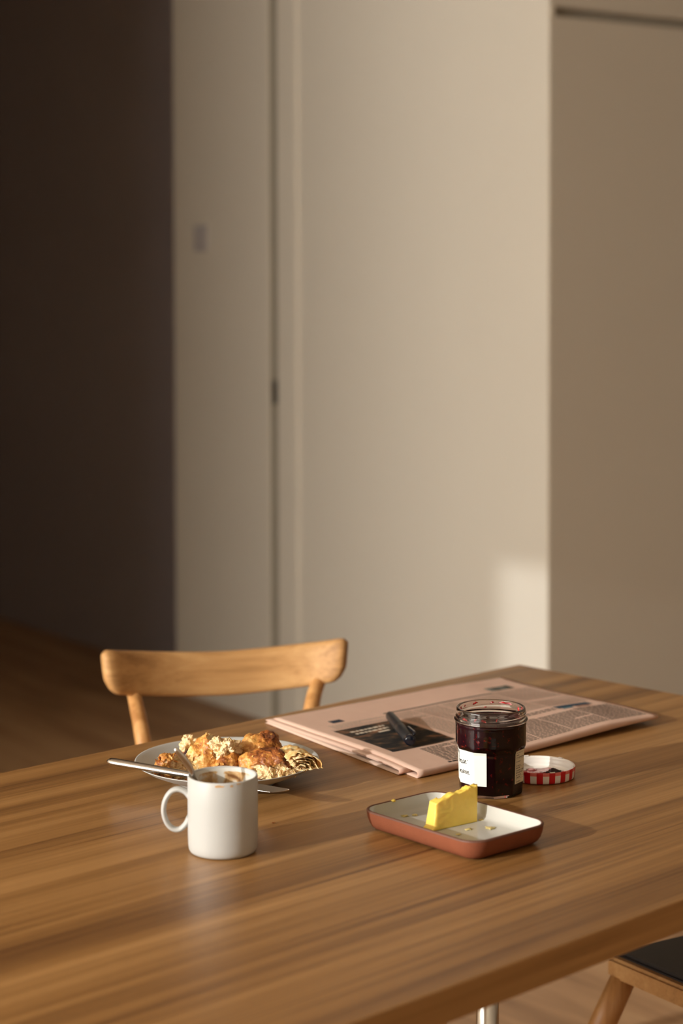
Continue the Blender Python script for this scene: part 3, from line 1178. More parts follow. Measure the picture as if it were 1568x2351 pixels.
for _ in range(170):
    x = rnd.gauss(-.185, .016)
    y = rnd.gauss(2.030, .012)
    if math.hypot(x - PC.x, y - PC.y) < .092:
        s = rnd.uniform(.0008, .0032)
        shard((x, y, plate_z(x, y) + s * .4), s, .45)
for _ in range(60):
    x = PC.x + rnd.uniform(-.085, .085)
    y = PC.y + rnd.uniform(-.085, .085)
    if math.hypot(x - PC.x, y - PC.y) < .088:
        s = rnd.uniform(.0004, .0012)
        shard((x, y, plate_z(x, y) + s * .4), s)
o = mesh_obj('pastry_crumbs', cv, cf, M['pastry'], None, smooth=False)
set_bake(o.data, vals)
tag(o, 'dark pastry crumbs scattered over the white plate floor', 'crumbs', kind='stuff')
cv, cf, vals = [], [], []
shard((-.0715, 1.909, T + .0008), .0016, .5)
shard((-.0700, 1.911, T + .0006), .0010, .5)
o = mesh_obj('pastry_crumb', cv, cf, M['pastry'], None, smooth=False)
set_bake(o.data, vals)
tag(o, 'tiny golden crumb on the table right of the mug', 'crumb')

# ------------------------------------------------------------------ butter dish
DC = Vector((.1117, 1.8629, T + .0002))
D_RZ = math.pi / 2 - math.radians(139.1)
dish = empty('butter_dish', DC, D_RZ)
tag(dish, 'rectangular terracotta dish glazed white inside, holding butter', 'dish')


def rr_loop(L, W, r, z, n=8):
    pts = []
    for sx, sy, a0 in ((1, 1, 0), (-1, 1, 90), (-1, -1, 180), (1, -1, 270)):
        for k in range(n + 1):
            a = math.radians(a0 + 90 * k / n)
            pts.append(((L / 2 - r) * sx + r * math.cos(a), (W / 2 - r) * sy + r * math.sin(a), z))
    return pts


def loops_mesh(loops, cap0=True, cap1=True):
    vv, ff = [], []
    n = len(loops[0])
    for lp in loops:
        vv.extend(lp)
    for i in range(len(loops) - 1):
        for k in range(n):
            k2 = (k + 1) % n
            ff.append((i * n + k, i * n + k2, (i + 1) * n + k2, (i + 1) * n + k))
    if cap0:
        ff.append(tuple(reversed(range(n))))
    if cap1:
        ff.append(tuple(range((len(loops) - 1) * n, len(loops) * n)))
    return vv, ff


DL, DW, DH = .1660, .1105, .0212
out_prof = [(-.020, 0.0), (-.0130, .0003), (-.0088, .0016), (-.0056, .0040), (-.0030, .0080), (-.0010, .0135), (0.0, .0195)]
loops = [rr_loop(DL + 2 * d, DW + 2 * d, max(.010, .0210 + d), z) for d, z in out_prof]
v, f = loops_mesh(loops, True, False)
mesh_obj('body', v, f, M['terracotta'], dish)
loops = [rr_loop(DL + 2 * d, DW + 2 * d, .0210 + d, z) for d, z in ((0, .0195), (-.0001, .0207), (-.0009, DH), (-.0021, DH + .0001), (-.0029, DH - .0006))]
v, f = loops_mesh(loops, False, False)
mesh_obj('rim', v, f, M['rim_clay'], dish)['label'] = 'unglazed dark clay rim'
loops = [rr_loop(DL + 2 * d, DW + 2 * d, max(.008, .0210 + d), z) for d, z in ((-.0029, DH - .0006), (-.0032, .0185), (-.0042, .0125), (-.0056, .0088), (-.0082, .0067), (-.0120, .0060), (-.0250, .0059))]
v, f = loops_mesh(loops, False, True)
mesh_obj('glaze', v, f, M['glaze'], dish)['label'] = 'white glazed inside'

# ------------------------------------------------------------------ butter block
B0 = Vector((.0920, 1.8591, 0))
B1 = Vector((.1386, 1.8931, 0))
bd = (B1 - B0).normalized()
bn = Vector((-bd.y, bd.x, 0))
bl = (B1 - B0).length
but = empty('butter', (B0.x, B0.y, T + .0063), math.atan2(bd.y, bd.x))
tag(but, 'yellow butter block with ragged cut top on the dish', 'butter')
NXB, NYB, NZB = 40, 10, 22
bm = bmesh.new()
bmesh.ops.create_cube(bm, size=1)
bmesh.ops.subdivide_edges(bm, edges=bm.edges[:], cuts=23, use_grid_fill=True)
for v in bm.verts:
    u, w_, h = v.co.x + .5, v.co.y + .5, v.co.z + .5
    top = .0300 + .0030 * u
    top += .0010 * sstep(.30, .34, u) + .0014 * sstep(.52, .58, u) - .0012 * sstep(.63, .66, u) + .0030 * sstep(.74, .80, u) + .0012 * math.sin(u * 19) * (.3 + u) - .0035 * sstep(.30, 0, u)
    top -= .0025 * sstep(.55, 1, w_) * (u > .2)
    if h > .98:
        top += .0009 * fbm(Vector((u * 12, w_ * 6, 2.3)), 3)
    thick = .0165 - .0045 * h
    x = u * bl + .0032 * h * (1 - u) * 1.0 + .0015 * (h - .5) * u
    y = w_ * thick + .0012 * h
    z = h * top
    # round the vertical and upper edges
    ex = min(u, 1 - u) * bl
    ey = min(w_, 1 - w_) * thick
    rc = .0022
    if ex < rc and ey < rc:
        dx, dy = rc - ex, rc - ey
        g = math.hypot(dx, dy)
        if g > rc:
            k = rc / g
            x += (dx - dx * k) * (1 if u < .5 else -1)
            y += (dy - dy * k) * (1 if w_ < .5 else -1)
    p = Vector((x, y, z))
    p += Vector((.0003, .0004, 0)) * fbm(p * 220, 3)
    # squashed foot at the left end
    p.x -= .0030 * max(0, 1 - h * 9) * (1 - u) ** 3
    v.co = p
o = bm_obj('block', bm, M['butter'], but, smooth=True)
# butter smears and crumbs on the dish floor
rnd = random.Random(5)
for i, (gx, gy, gz, s) in enumerate(((.0645, 1.9125, .0066, .0028), (.0745, 1.9160, .0066, .0024), (.1490, 1.8690, .0066, .0042), (.1265, 1.8640, .0066, .0026), (.1425, 1.8985, .0066, .0026), (.1150, 1.8460, .0066, .0020))):
    goo('butter_smear', but, tuple(to_local((gx, gy, T + gz), (B0.x, B0.y, T + .0063), math.atan2(bd.y, bd.x))), (s * 1.2, s, .0006), i * 3.7, M['butter_smear'], flat_floor=.0001, sub=3, amp=.9)
o = goo('crumb', None, (.0525, 1.9150, T + .0218), (.0024, .0018, .0016), 4.4, M['butter'], sub=2, amp=.5)
o.name = 'butter_crumb'
tag(o, 'pale crumb clinging to the far rim of the dish', 'crumb')

# ------------------------------------------------------------------ jam jar
JC = Vector((.162, 2.031, T + .0003))
jar = empty('jam_jar', JC)
tag(jar, 'open faceted glass jar of dark red jam beside its lid', 'jar')
VIEW = math.atan2(-JC.y, -JC.x)            # direction towards the camera
NF = 10
EDGE0 = math.radians(-6.5)                 # facet edge relative to the view direction


def facet_r(th, apo):
    st = 2 * math.pi / NF
    # screen-left is positive rotation when seen from above looking at the camera side
    q = (th - VIEW + EDGE0) % st
    return apo / math.cos(q - st / 2)


def jar_r(th, z, inset=0.0):
    base = .0383 - .0010 * max(0, 1 - z / .05)
    apo = .0346 - .0014 * max(0, 1 - z / .045)
    cut = facet_r(th, apo) + max(0, z - .0480) * .50
    r = min(base, cut)
    if z < .004:
        r -= .0018 * (1 - math.sqrt(max(0, 1 - (1 - z / .004) ** 2)))
    return r - inset


def neck_r(z):
    """round neck: shoulder, bead, thread, lip"""
    base = .0384
    base += .0019 * math.exp(-((z - .0806) / .0016) ** 2)          # bead
    base -= .0006 * sstep(.083, .085, z)
    base += .0004 * math.exp(-((z - .0762) / .0012) ** 2)
    return base


NT = 160
zs_b = [0, .0006, .0015, .003, .005, .008, .012] + [.012 + .0015 * k for k in range(1, 36)]
zs_b = [z for z in zs_b if z <= .0655]
verts, faces, fm = [], [], []
rows = []


def ring(fn, z):
    k0 = len(verts)
    for k in range(NT):
        th = 2 * math.pi * k / NT
        r = fn(th)
        verts.append((r * math.cos(th), r * math.sin(th), z))
    rows.append((k0, z))


c0 = len(verts)
verts.append((0, 0, .0012))
for z in zs_b:
    ring(lambda th, z=z: jar_r(th, z), z)
z = .0670
while z < .0905:
    # thread ridge winds round the neck above the bead
    def fn(th, z=z):
        zt = .0862 + .0018 * math.sin(th * 1.0 + 1.2)
        return neck_r(z) + (.0008 * math.exp(-((z - zt) / .0009) ** 2))
    ring(fn, z)
    z += .0008
for r_, z_ in ((.0377, .0915), (.0374, .0927), (.0368, .0934), (.0360, .0935), (.0353, .0931), (.0350, .0922), (.0350, .0905), (.0350, .0860), (.0352, .0820), (.0355, .0790)):
    ring(lambda th, r_=r_: r_, z_)
inner_start = len(rows)
for k in range(NT):
    faces.append((c0, rows[0][0] + (k + 1) % NT, rows[0][0] + k))
    fm.append(0)
for (a, za), (b_, zb) in zip(rows, rows[1:]):
    for k in range(NT):
        k2 = (k + 1) % NT
        faces.append((a + k, a + k2, b_ + k2, b_ + k))
        fm.append(1 if (za + zb) / 2 > .0785 else 0)
o = mesh_obj('glass', verts, faces, None, jar, mats=[M['glass'], M['glass_neck']], face_mats=fm)
# jam fills the jar up to the bead
verts, faces = [], []
jrows = []
for z in [.0030] + [.004 + .0018 * k for k in range(0, 36)]:
    if z > .0655:
        break
    jrows.append(len(verts))
    for k in range(NT):
        th = 2 * math.pi * k / NT
        r = jar_r(th, z) - .0010
        verts.append((r * math.cos(th), r * math.sin(th), z))
for z in (.068, .071, .074, .0770):
    jrows.append(len(verts))
    for k in range(NT):
        th = 2 * math.pi * k / NT
        r = min(.0374, .0372 + 0)
        verts.append((r * math.cos(th), r * math.sin(th), z))
for r_, z_ in ((.0356, .0785), (.0351, .0802), (.0346, .0800), (.0330, .0786), (.028, .0780), (.020, .0784), (.010, .0777), (.003, .0776)):
    jrows.append(len(verts))
    for k in range(NT):
        th = 2 * math.pi * k / NT
        dz = .0011 * fbm(Vector((r_ * 70 * math.cos(th), r_ * 70 * math.sin(th), 4.2)), 3) if r_ < .033 else .0004 * math.sin(th * 3)
        verts.append((r_ * math.cos(th), r_ * math.sin(th), z_ + dz))
for a, b_ in zip(jrows, jrows[1:]):
    for k in range(NT):
        k2 = (k + 1) % NT
        faces.append((a + k, a + k2, b_ + k2, b_ + k))
faces.append(tuple(reversed(range(jrows[0], jrows[0] + NT))))
faces.append(tuple(range(jrows[-1], jrows[-1] + NT)))
jfm = [0 if verts[f_[0]][2] < .0782 else 1 for f_ in faces]
mesh_obj('jam', verts, faces, None, jar, mats=[M['jam_side'], M['jam']], face_mats=jfm)['label'] = 'dark red jam'
# smears on the inside of the neck
rnd = random.Random(12)
for ang, zc, sw_, sh_ in ((-118, .0905, .0060, .0014), (-92, .0902, .0016, .0013), (-60, .0900, .0026, .0014), (-150, .0872, .0016, .0028), (-165, .0895, .0012, .0014), (168, .0900, .0016, .0010), (-20, .0880, .0014, .0018), (-35, .0893, .0010, .0012), (62, .0850, .0016, .0012), (78, .0845, .0020, .0016), (40, .0832, .0030, .0012), (-80, .0850, .0012, .0010), (100, .0860, .0012, .0012), (20, .0870, .0014, .0010)):
    th0 = VIEW + math.pi + math.radians(ang + 90)
    vv = []
    n = 16
    for q in (0, .6, 1.0):
        for k in range(n):
            a = 2 * math.pi * k / n
            w_ = 1 + .4 * math.sin(2 * a + ang) + .25 * math.sin(5 * a + ang * 2)
            th = th0 + sw_ * w_ * q * math.cos(a) / .035
            zz = min(.0930, zc + sh_ * w_ * q * math.sin(a))
            r = .0349 - .0009 * (1 - q * q)
            vv.append((r * math.cos(th), r * math.sin(th), zz))
    ff = [tuple(range(n))]
    for q in range(2):
        for k in range(n):
            k2 = (k + 1) % n
            ff.append((q * n + k, q * n + k2, (q + 1) * n + k2, (q + 1) * n + k))
    mesh_obj('jam_smear', vv, ff, M['jam_smear'], jar)


def jar_wrap(th_rel, z, off):
    """point on the faceted lower body; th_rel is measured from the view direction, positive to screen right"""
    th = VIEW + th_rel
    r = jar_r(th, z) + off
    return Vector((r * math.cos(th), r * math.sin(th), z))


# arc-length parameter along the jar at mid-label height, from the view direction
arc = []
s_acc = 0.0
ST = math.radians(.5)
pos_tab = [(0.0, 0.0)]
for sgn in (1, -1):
    s_acc = 0.0
    prev = jar_wrap(0, .032, 0)
    for k in range(1, 300):
        p = jar_wrap(sgn * k * ST, .032, 0)
        s_acc += (p - prev).length
        prev = p
        pos_tab.append((sgn * s_acc, sgn * k * ST))
pos_tab.sort()


def s2th(s):
    lo, hi = 0, len(pos_tab) - 1
    while hi - lo > 1:
        m = (lo + hi) // 2
        if pos_tab[m][0] <= s:
            lo = m
        else:
            hi = m
    (s0, t0), (s1, t1) = pos_tab[lo], pos_tab[hi]
    return t0 + (t1 - t0) * (s - s0) / (s1 - s0)


def th2s(t):
    return min(pos_tab, key=lambda q: abs(q[1] - t))[0]


def label_mesh(name, s0, s1, z0, z1, off, mat, zskew=0.0):
    n = max(8, int((s1 - s0) / .0008))
    vv, ff = [], []
    for i in range(n + 1):
        s = s0 + (s1 - s0) * i / n
        for k in range(13):
            vv.append(jar_wrap(s2th(s), z0 + (z1 - z0) * k / 12, off))
    for i in range(n):
        for k in range(12):
            ff.append((i * 13 + k, (i + 1) * 13 + k, (i + 1) * 13 + k + 1, i * 13 + k + 1))
    o = mesh_obj(name, vv, ff, mat, jar, smooth=False)
    add_mod(o, 'SOLIDIFY', thickness=.00015, offset=1)
    return o


LAB_R = th2s(math.radians(-7.5))
lab = label_mesh('front_label', LAB_R - .056, LAB_R, .0135, .0500, .0003, M['paper_white'])
lab['label'] = 'white paper front label with handwriting'
BL0 = th2s(math.radians(48.0))
lab2 = label_mesh('back_label', BL0, BL0 + .048, .0140, .0500, .0003, M['paper_back'])
lab2['label'] = 'cream back label with small print'

# cursive strokes, one unit = x-height
G = {
    'a': (1.15, [[(.85, .85), (.55, 1.0), (.2, .75), (.05, .35), (.25, .02), (.55, .15), (.8, .6), (.88, .95), (.82, .3), (.95, .02), (1.15, .2)]]),
    'm': (1.75, [[(0, .2), (.15, .8), (.25, 1.0), (.25, .05)], [(.25, .5), (.5, .95), (.72, .9), (.75, .05)], [(.75, .5), (1.0, .95), (1.22, .9), (1.28, .25), (1.42, .0), (1.75, .25)]]),
    'n': (1.25, [[(0, .2), (.15, .8), (.25, 1.0), (.25, .05)], [(.25, .5), (.5, .95), (.75, .9), (.8, .25), (.95, 0), (1.25, .25)]]),
    'o': (1.05, [[(.6, 1.0), (.25, .9), (.05, .45), (.25, .02), (.6, .1), (.82, .5), (.7, .9), (.55, .98), (.8, .78), (1.05, .85)]]),
    's': (.85, [[(0, .1), (.3, .7), (.5, 1.25), (.52, .8), (.62, .3), (.45, .0), (.15, .08)], [(.45, .02), (.85, .2)]]),
    'e': (.85, [[(.0, .3), (.35, .5), (.58, .8), (.42, 1.02), (.15, .75), (.12, .3), (.35, 0), (.85, .3)]]),
    'r': (.85, [[(0, .2), (.2, .9), (.25, 1.1), (.32, .85), (.55, .85), (.5, .3), (.62, .02), (.85, .2)]]),
    'v': (.95, [[(0, .85), (.15, 1.0), (.25, .6), (.35, .05), (.6, .5), (.7, 1.05), (.75, .8), (.95, .85)]]),
    'B': (1.35, [[(.25, 0), (.3, 1.0), (.35, 2.0)], [(.1, 1.8), (.5, 2.1), (.95, 1.8), (.75, 1.2), (.4, 1.1), (.95, 1.0), (1.1, .5), (.75, .02), (.2, .1)]]),
    'M': (2.0, [[(0, .1), (.2, .9), (.45, 1.95), (.55, 1.0), (.7, .3), (1.0, 1.2), (1.25, 1.95), (1.35, 1.0), (1.45, .2), (1.65, 0), (2.0, .3)]]),
    'C': (1.5, [[(1.05, 1.55), (1.25, 2.0), (1.0, 2.3), (.55, 1.8), (.25, 1.0), (.4, .25), (.8, .0), (1.5, .45)]]),
    '-': (.7, [[(0, .2), (.35, .0), (.7, .12)]]),
    '.': (.35, [[(.05, 1.25), (.09, 1.05)], [(.25, 1.25), (.29, 1.05)]]),
}


def write(word, s_end, z_base, xh, wr, name, parent, rise=0.0):
    tot = sum(G[c][0] for c in word) * xh * .78
    x = s_end - tot
    vv, ff = [], []
    for ch in word:
        adv, strokes = G[ch]
        for st in strokes:
            pts = smooth_path([(px, py, 0) for px, py in st], 5)
            k0 = len(vv)
            for i, p in enumerate(pts):
                t = (pts[min(i + 1, len(pts) - 1)] - pts[max(i - 1, 0)])
                nrm = Vector((-t.y, t.x, 0)).normalized()
                for sg in (-1, 1):
                    q = p + nrm * (wr * sg / xh)
                    sx2 = x + (q.x * .78 + q.y * .22) * xh
                    vv.append(jar_wrap(s2th(sx2), z_base + q.y * xh + rise * (sx2 - s_end), .00062))
            for i in range(len(pts) - 1):
                a = k0 + i * 2
                ff.append((a, a + 1, a + 3, a + 2))
        x += adv * xh * .78
    return mesh_obj(name, vv, ff, M['ink'], parent, smooth=False)


FE = th2s(math.radians(-42.0))
write('Bonne', FE - .0165, .0433, .0036, .00034, 'handwriting', lab)
write('Maman.', FE - .0030, .0352, .0037, .00036, 'handwriting', lab)
write('Conserve-', FE + .0010, .0245, .0032, .00032, 'handwriting', lab)
# back label small print
rnd = random.Random(40)
vv, ff = [], []


def bl_quad(s0, s1, z0, z1):
    k0 = len(vv)
    n = max(1, int((s1 - s0) / .002))
    for i in range(n + 1):
        s = s0 + (s1 - s0) * i / n
        vv.append(jar_wrap(s2th(s), z0, .0006))
        vv.append(jar_wrap(s2th(s), z1, .0006))
    for i in range(n):
        a = k0 + i * 2
        ff.append((a, a + 2, a + 3, a + 1))


zl = .0475
while zl > .0160:
    s = BL0 + .0025
    end = BL0 + rnd.uniform(.006, .024)
    while s < end:
        w_ = rnd.uniform(.0005, .0016)
        bl_quad(s, s + w_, zl - .0005, zl + .0005)
        s += w_ + .0008
    if rnd.random() < .6:
        bl_quad(BL0 + .002, BL0 + .046, zl - .00145, zl - .00130)
    zl -= .0026 if rnd.random() < .75 else .0044
bl_quad(BL0 + .0018, BL0 + .0020, .0170, .0490)
mesh_obj('small_print', vv, ff, M['ink'], lab2, smooth=False)

# ------------------------------------------------------------------ jar lid lying upside down
LC = Vector((.2215, 2.0945, T))
lid = empty('jar_lid', LC, .35)
tag(lid, 'red and white gingham lid lying upside down, jam inside', 'lid')
LR, LH = .0408, .0135
verts, faces, fm = [], [], []
NL = 144
prof = [(.0, .0002, 'top'), (.030, .0002, 'top'), (.0375, .0004, 'top'), (.0392, .0012, 's0'), (.0400, .0030, 's0'), (.0403, .0065, 's0'), (.0405, .0100, 's1'), (.0407, .0118, 's1'), (LR, .0128, 's1'), (.0408, LH, 's1'), (.0400, LH + .0002, 'in')]
rws = []
for r, z, _ in prof:
    if r < 1e-6:
        rws.append(None)
        cen_i = len(verts)
        verts.append((0, 0, z))
    else:
        rws.append(len(verts))
        for k in range(NL):
            a = 2 * math.pi * k / NL
            verts.append((r * math.cos(a), r * math.sin(a), z))
for i in range(len(prof) - 1):
    for k in range(NL):
        k2 = (k + 1) % NL
        if rws[i] is None:
            faces.append((cen_i, rws[i + 1] + k2, rws[i + 1] + k))
        else:
            faces.append((rws[i] + k, rws[i] + k2, rws[i + 1] + k2, rws[i + 1] + k))
        # gingham: woven columns and bands
        a = 2 * math.pi * (k + .5) / NL
        colred = (k // 4) % 2 == 0
        zm = (prof[i][1] + prof[i + 1][1]) / 2
        bandred = zm > .0088
        if prof[i][2] == 'top':
            rmid = (prof[i][0] + prof[i + 1][0]) / 2
            bandred = int(rmid / .006) % 2 == 0
        fm.append(0 if (colred and bandred) else (0 if colred else (1 if bandred else 2)))
mesh_obj('lid_shell', verts, faces, None, lid, mats=[M['red'], M['pink'], M['lidwhite']], face_mats=fm)
v, f = lathe([(.0400, LH + .0002), (.0392, LH - .0003), (.0390, .0110), (.0391, .0085), (.0383, .0070), (.0385, .0055), (.0378, .0028), (.0360, .0018), (.0300, .0014), (0, .0014)], 96)
mesh_obj('lid_lining', v, f, M['lidwhite'], lid)['label'] = 'white enamel lining'
for k in range(6):
    a = 2 * math.pi * k / 6 + .45
    bm = box_bm(-.0016, .0004, -.0030, .0030, -.0004, .0010, .0004)
    for vtx in bm.verts:
        x, y, z = vtx.co
        vtx.co = Vector(((.0402 + x) * math.cos(a) - y * math.sin(a), (.0402 + x) * math.sin(a) + y * math.cos(a), LH + z))
    bm_obj('lug', bm, M['lidwhite'], lid)
rnd = random.Random(91)
for i in range(22):
    a = rnd.uniform(0, 6.28)
    r = .030 * math.sqrt(rnd.random())
    s = rnd.uniform(.004, .010)
    goo('jam_smear', lid, (r * math.cos(a), r * math.sin(a), .0016), (s, s * rnd.uniform(.4, .9), .0012), i * 2.1, M['lid_smear' if i % 4 else 'jam_smear'], flat_floor=.00145, sub=3, amp=.7)
goo('jam_film', lid, (.002, .001, .0014), (.0290, .0265, .0007), 3.3, M['lid_smear'], flat_floor=.00142, sub=4, amp=.45)
goo('jam_lump', lid, tuple(to_local((LC.x + .016, LC.y + .000, T + .0020), LC, .35)), (.0085, .0055, .0060), 7.7, M['jam'], flat_floor=.00145, sub=4, amp=.4)

# ------------------------------------------------------------------ newspaper
NB_ = Vector((.085, 2.0834, 0))
NH = math.radians(50.0)
E1 = Vector((math.sin(NH), math.cos(NH), 0))
E2 = Vector((-math.cos(NH), math.sin(NH), 0))
news = empty('newspaper', (NB_.x, NB_.y, T), math.pi / 2 - NH)     # local x = along fold (E1), local y = away (E2)
tag(news, 'folded salmon-pink newspaper lying at the far end of table', 'newspaper')
NP, NQ, SHEAR = .409, .322, .140


def lift(p, q):
    """how far the paper rises off the table"""
    z = .0065 * sstep(.10, .36, p) * (1 - sstep(.0, .22, q))
    z += .0015 * sstep(.6, 1, p / NP) * (1 - sstep(.1, .3, q))
    return z


def wav(p, q):
    return .0011 * fbm(Vector((p * 9, q * 9, 1.0)), 2) + .0018 * math.sin(math.pi * min(1, max(0, q / NQ))) * (.5 + .5 * math.cos(p * 9))


def top_z(p, q):
    edge = sstep(0, .06, q)
    base = .0075 + .0012 * edge - .0055 * sstep(.05, NQ, q) * .75
    k = 1 - .55 * sstep(.30, NP, p)
    return base * k + lift(p, q) + wav(p, q) * .8 + .0012


def folded_sheet(name, p_off, q_fold, zlo, zhi, thick, q_end, inset, parent, plen=NP):
    """one sheet bent round a fold that runs along local x; U-shaped section"""
    sec = []
    for k in range(13):                       # bottom leaf, far to fold
        q = q_end - (q_end - q_fold - inset) * k / 12
        sec.append((q, 0))
    for k in range(1, 8):                     # fold
        sec.append((None, k / 8))
    for k in range(25):                       # top leaf, fold to far
        q = q_fold + inset + (q_end - q_fold - inset) * k / 24
        sec.append((q, 1))
    NPS = 44
    vv, ff = [], []
    for i in range(NPS + 1):
        pp = plen * i / NPS
        for q, s in sec:
            if q is None:
                a = -math.pi / 2 + math.pi * s
                qq = q_fold + inset - math.cos(a) * inset * 1.0
                tt = (1 + math.sin(a)) / 2
            else:
                qq, tt = q, float(s)
            ztop = top_z(pp + p_off, max(0, qq)) * zhi
            zbot = .0006 + zlo + lift(pp + p_off, max(0, qq)) * .85
            if ztop < zbot + .0004:
                ztop = zbot + .0004
            z = zbot + (ztop - zbot) * tt
            rag = .0012 * fbm(Vector((pp * 40, 3.0, p_off)), 2) if (q is not None and abs(q - q_end) < 1e-6) else 0
            vv.append((pp + p_off + SHEAR * qq, qq + rag, z))
    ns = len(sec)
    for i in range(NPS):
        for k in range(ns - 1):
            a = i * ns + k
            ff.append((a, a + 1, a + ns + 1, a + ns))
    o = mesh_obj(name, vv, ff, M['news'], parent)
    add_mod(o, 'SOLIDIFY', thickness=thick, offset=0)
    return o


folded_sheet('folded_sheet', 0.0, 0.0, 0.0, 1.0, .0005, NQ, .0030, news)
folded_sheet('folded_sheet', 0.0005, 0.0006, .0004, .93, .0004, NQ - .001, .0026, news, NP - .001)
folded_sheet('folded_sheet', 0.0, 0.0013, .0008, .86, .0004, NQ - .002, .0022, news, NP - .002)
folded_sheet('folded_sheet', -.0105, 0.024, .0005, .80, .0005, NQ + .004, .0025, news, .36)
folded_sheet('folded_sheet', -.0098, 0.0255, .0010, .70, .0005, NQ + .003, .0020, news, .36)
folded_sheet('folded_sheet', -.0090, 0.0265, .0015, .60, .0005, NQ + .002, .0016, news, .36)

# printed matter on the front page (flat print)
pv, pf, pc = [], [], []


def on_page(p, q, off=.00055):
    return (p + SHEAR * q, q, top_z(p, q) + off)


def pr_quad(p0, p1, q0, q1, col):
    n = max(1, int((p1 - p0) / .012))
    m = max(1, int(abs(q1 - q0) / .012))
    k0 = len(pv)
    for i in range(n + 1):
        for j in range(m + 1):
            pv.append(on_page(p0 + (p1 - p0) * i / n, q0 + (q1 - q0) * j / m))
            pc.append(col)
    for i in range(n):
        for j in range(m):
            a = k0 + i * (m + 1) + j
            pf.append((a, a + m + 1, a + m + 2, a + 1))


INKC = S((120, 104, 92))
HEAD = S((62, 54, 50))
rnd = random.Random(8)


def text_block(p0, p1, q0, q1, lh, col=INKC, dens=.55, bold=False):
    q = q1
    while q - lh > q0:
        p = p0
        last = rnd.random() < .08
        while p < (p1 if not last else p0 + (p1 - p0) * .5):
            w_ = rnd.uniform(.0016, .0058) * (lh / .0028)
            e_ = min(p + w_, p1)
            pr_quad(p, e_, q - lh * dens, q, col)
            p = e_ + lh * .28
        q -= lh


# columns along the near (fold) side
for (p0, p1, q0, q1) in ((.056, .102, .010, .070), (.105, .150, .006, .070), (.153, .205, .006, .092), (.208, .262, .006, .086), (.265, .330, .006, .084), (.333, .398, .008, .088)):
    text_block(p0, p1, q0, q1, .0046)
text_block(.052, .140, .0035, .0095, .0050, HEAD, .7)
# upper columns
PALE = S((186, 160, 142))
for (p0, p1, q0, q1) in ((.130, .170, .095, .238), (.173, .218, .100, .238), (.221, .268, .118, .238), (.271, .318, .118, .238), (.322, .396, .120, .165)):
    text_block(p0, p1, q0, q1, .0040, PALE, .52)
text_block(.221, .318, .0950, .1120, .0070, S((110, 94, 84)), .55)
text_block(.322, .396, .172, .250, .0042, PALE, .5)
text_block(.030, .125, .214, .236, .0044, S((200, 176, 158)), .5)
# grey-tinted box and rules
pr_quad(.130, .325, .2445, .2490, S((96, 86, 78)))
pr_quad(.020, .130, .2130, .2137, S((150, 124, 108)))
# blue-black slab
pr_quad(.0450, .0640, .2440, .2580, S((44, 50, 62)))
# dark square advert at the far corner
for k, sh in enumerate((120, 78, 110, 70)):
    pr_quad(.334 + .011 * k, .3445 + .011 * k, .258, .278, S((sh, sh, sh - 8)))
# blue photo strip
pr_quad(.322, .384, .1020, .1160, S((46, 66, 80)))
pr_quad(.350, .374, .0940, .1020, S((150, 110, 92)))
pr_quad(.326, .344, .0960, .1020, S((96, 124, 132)))
o = mesh_obj('print', pv, pf, M['print'], news, smooth=False)
at = o.data.color_attributes.new('print', 'FLOAT_COLOR', 'POINT')
buf = []
for c in pc:
    buf.extend(c)
at.data.foreach_set('color', buf)
# dark photograph with a reversed-out headline
vv, ff = [], []
PN, QN = 14, 16
for i in range(PN + 1):
    for j in range(QN + 1):
        vv.append(on_page(.020 + .100 * i / PN, .078 + .130 * j / QN, .00060))
for i in range(PN):
    for j in range(QN):
        a = i * (QN + 1) + j
        ff.append((a, a + QN + 1, a + QN + 2, a + 1))
ph = mesh_obj('photograph', vv, ff, M['photo'], news, smooth=False)
ph['label'] = 'dark printed photograph'
pv, pf, pc = [], [], []
LETT = S((206, 192, 172))


def pr2(p0, p1, q0, q1):
    k0 = len(pv)
    for p, q in ((p0, q0), (p1, q0), (p1, q1), (p0, q1)):
        pv.append(on_page(p, q, .00085))
    pf.append((k0, k0 + 1, k0 + 2, k0 + 3))


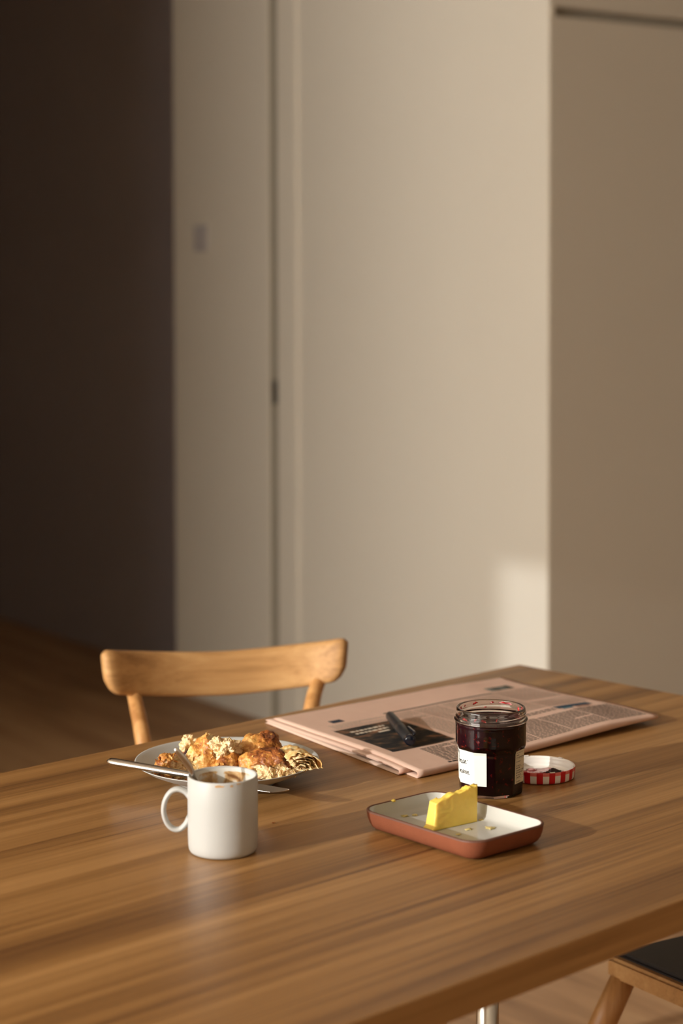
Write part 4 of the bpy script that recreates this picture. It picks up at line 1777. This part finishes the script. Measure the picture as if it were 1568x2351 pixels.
for q, p0, p1 in ((.186, .034, .088), (.174, .034, .086)):
    p = p0
    while p < p1:
        w_ = rnd.uniform(.003, .008)
        pr2(p, min(p1, p + w_), q, q + .0055)
        p += w_ + .0016
pr2(.062, .080, .163, .168)
mesh_obj('headline', pv, pf, simple('headline_ink', LETT, .85, noise_amt=.02, scale=60), ph, smooth=False)

# ------------------------------------------------------------------ pen
P0 = Vector((.0590, 2.3250, 0))
P1 = Vector((.0800, 2.1850, 0))


def news_top(x, y):
    d = Vector((x - NB_.x, y - NB_.y, 0))
    q = d.dot(E2)
    p = d.dot(E1) - SHEAR * q
    return T + top_z(p, q)


RP = .0066
z0, z1 = news_top(P0.x, P0.y) + RP + .0014, news_top(P1.x, P1.y) + RP + .0014
P0.z, P1.z = z0, z1
pm = P0.lerp(P1, .5)
zm = news_top(pm.x, pm.y) + RP + .0014
dz = max(0, zm - pm.z)
P0.z += dz
P1.z += dz
pen = empty('marker_pen', (0, 0, 0))
tag(pen, 'black marker pen with pocket clip lying on the newspaper', 'pen')
pd_ = (P1 - P0)
pl = pd_.length
pd_.normalize()


def pen_part(name, segs, mat, n=24):
    v, f = tube([P0 + pd_ * (s * pl) for s, r in segs], [r for s, r in segs], n)
    return mesh_obj(name, v, f, mat, pen)


pen_part('barrel', [(0.0, .0040), (.008, .0050), (.03, .0056), (.25, .0062), (.50, .0064), (.505, .0064)], M['pen'])
pen_part('cap', [(.505, .0064), (.506, .0067), (.60, .0067), (.93, .0067), (.935, .0062)], M['pen'])
pen_part('cap_end', [(.935, .0060), (.936, .0066), (.985, .0066), (.995, .0062), (1.0, .0052)], M['pen_gloss'])
ps = Vector((pd_.y, -pd_.x, 0)).normalized()
if ps.x < 0:
    ps = -ps
cl = [(.93, .0062, .0), (.92, .0090, .0016), (.88, .0098, .0020), (.78, .0092, .0022), (.66, .0086, .0024), (.64, .0074, .0022)]
cu = (ps * .75 + Vector((0, 0, 1)) * .66).normalized()
v, f = tube([P0 + pd_ * (s * pl) + cu * h for s, h, _ in cl], [.0018, .0022, .0022, .0020, .0019, .0012], 10, flat=(1, .55))
mesh_obj('clip', v, f, M['pen_gloss'], pen)
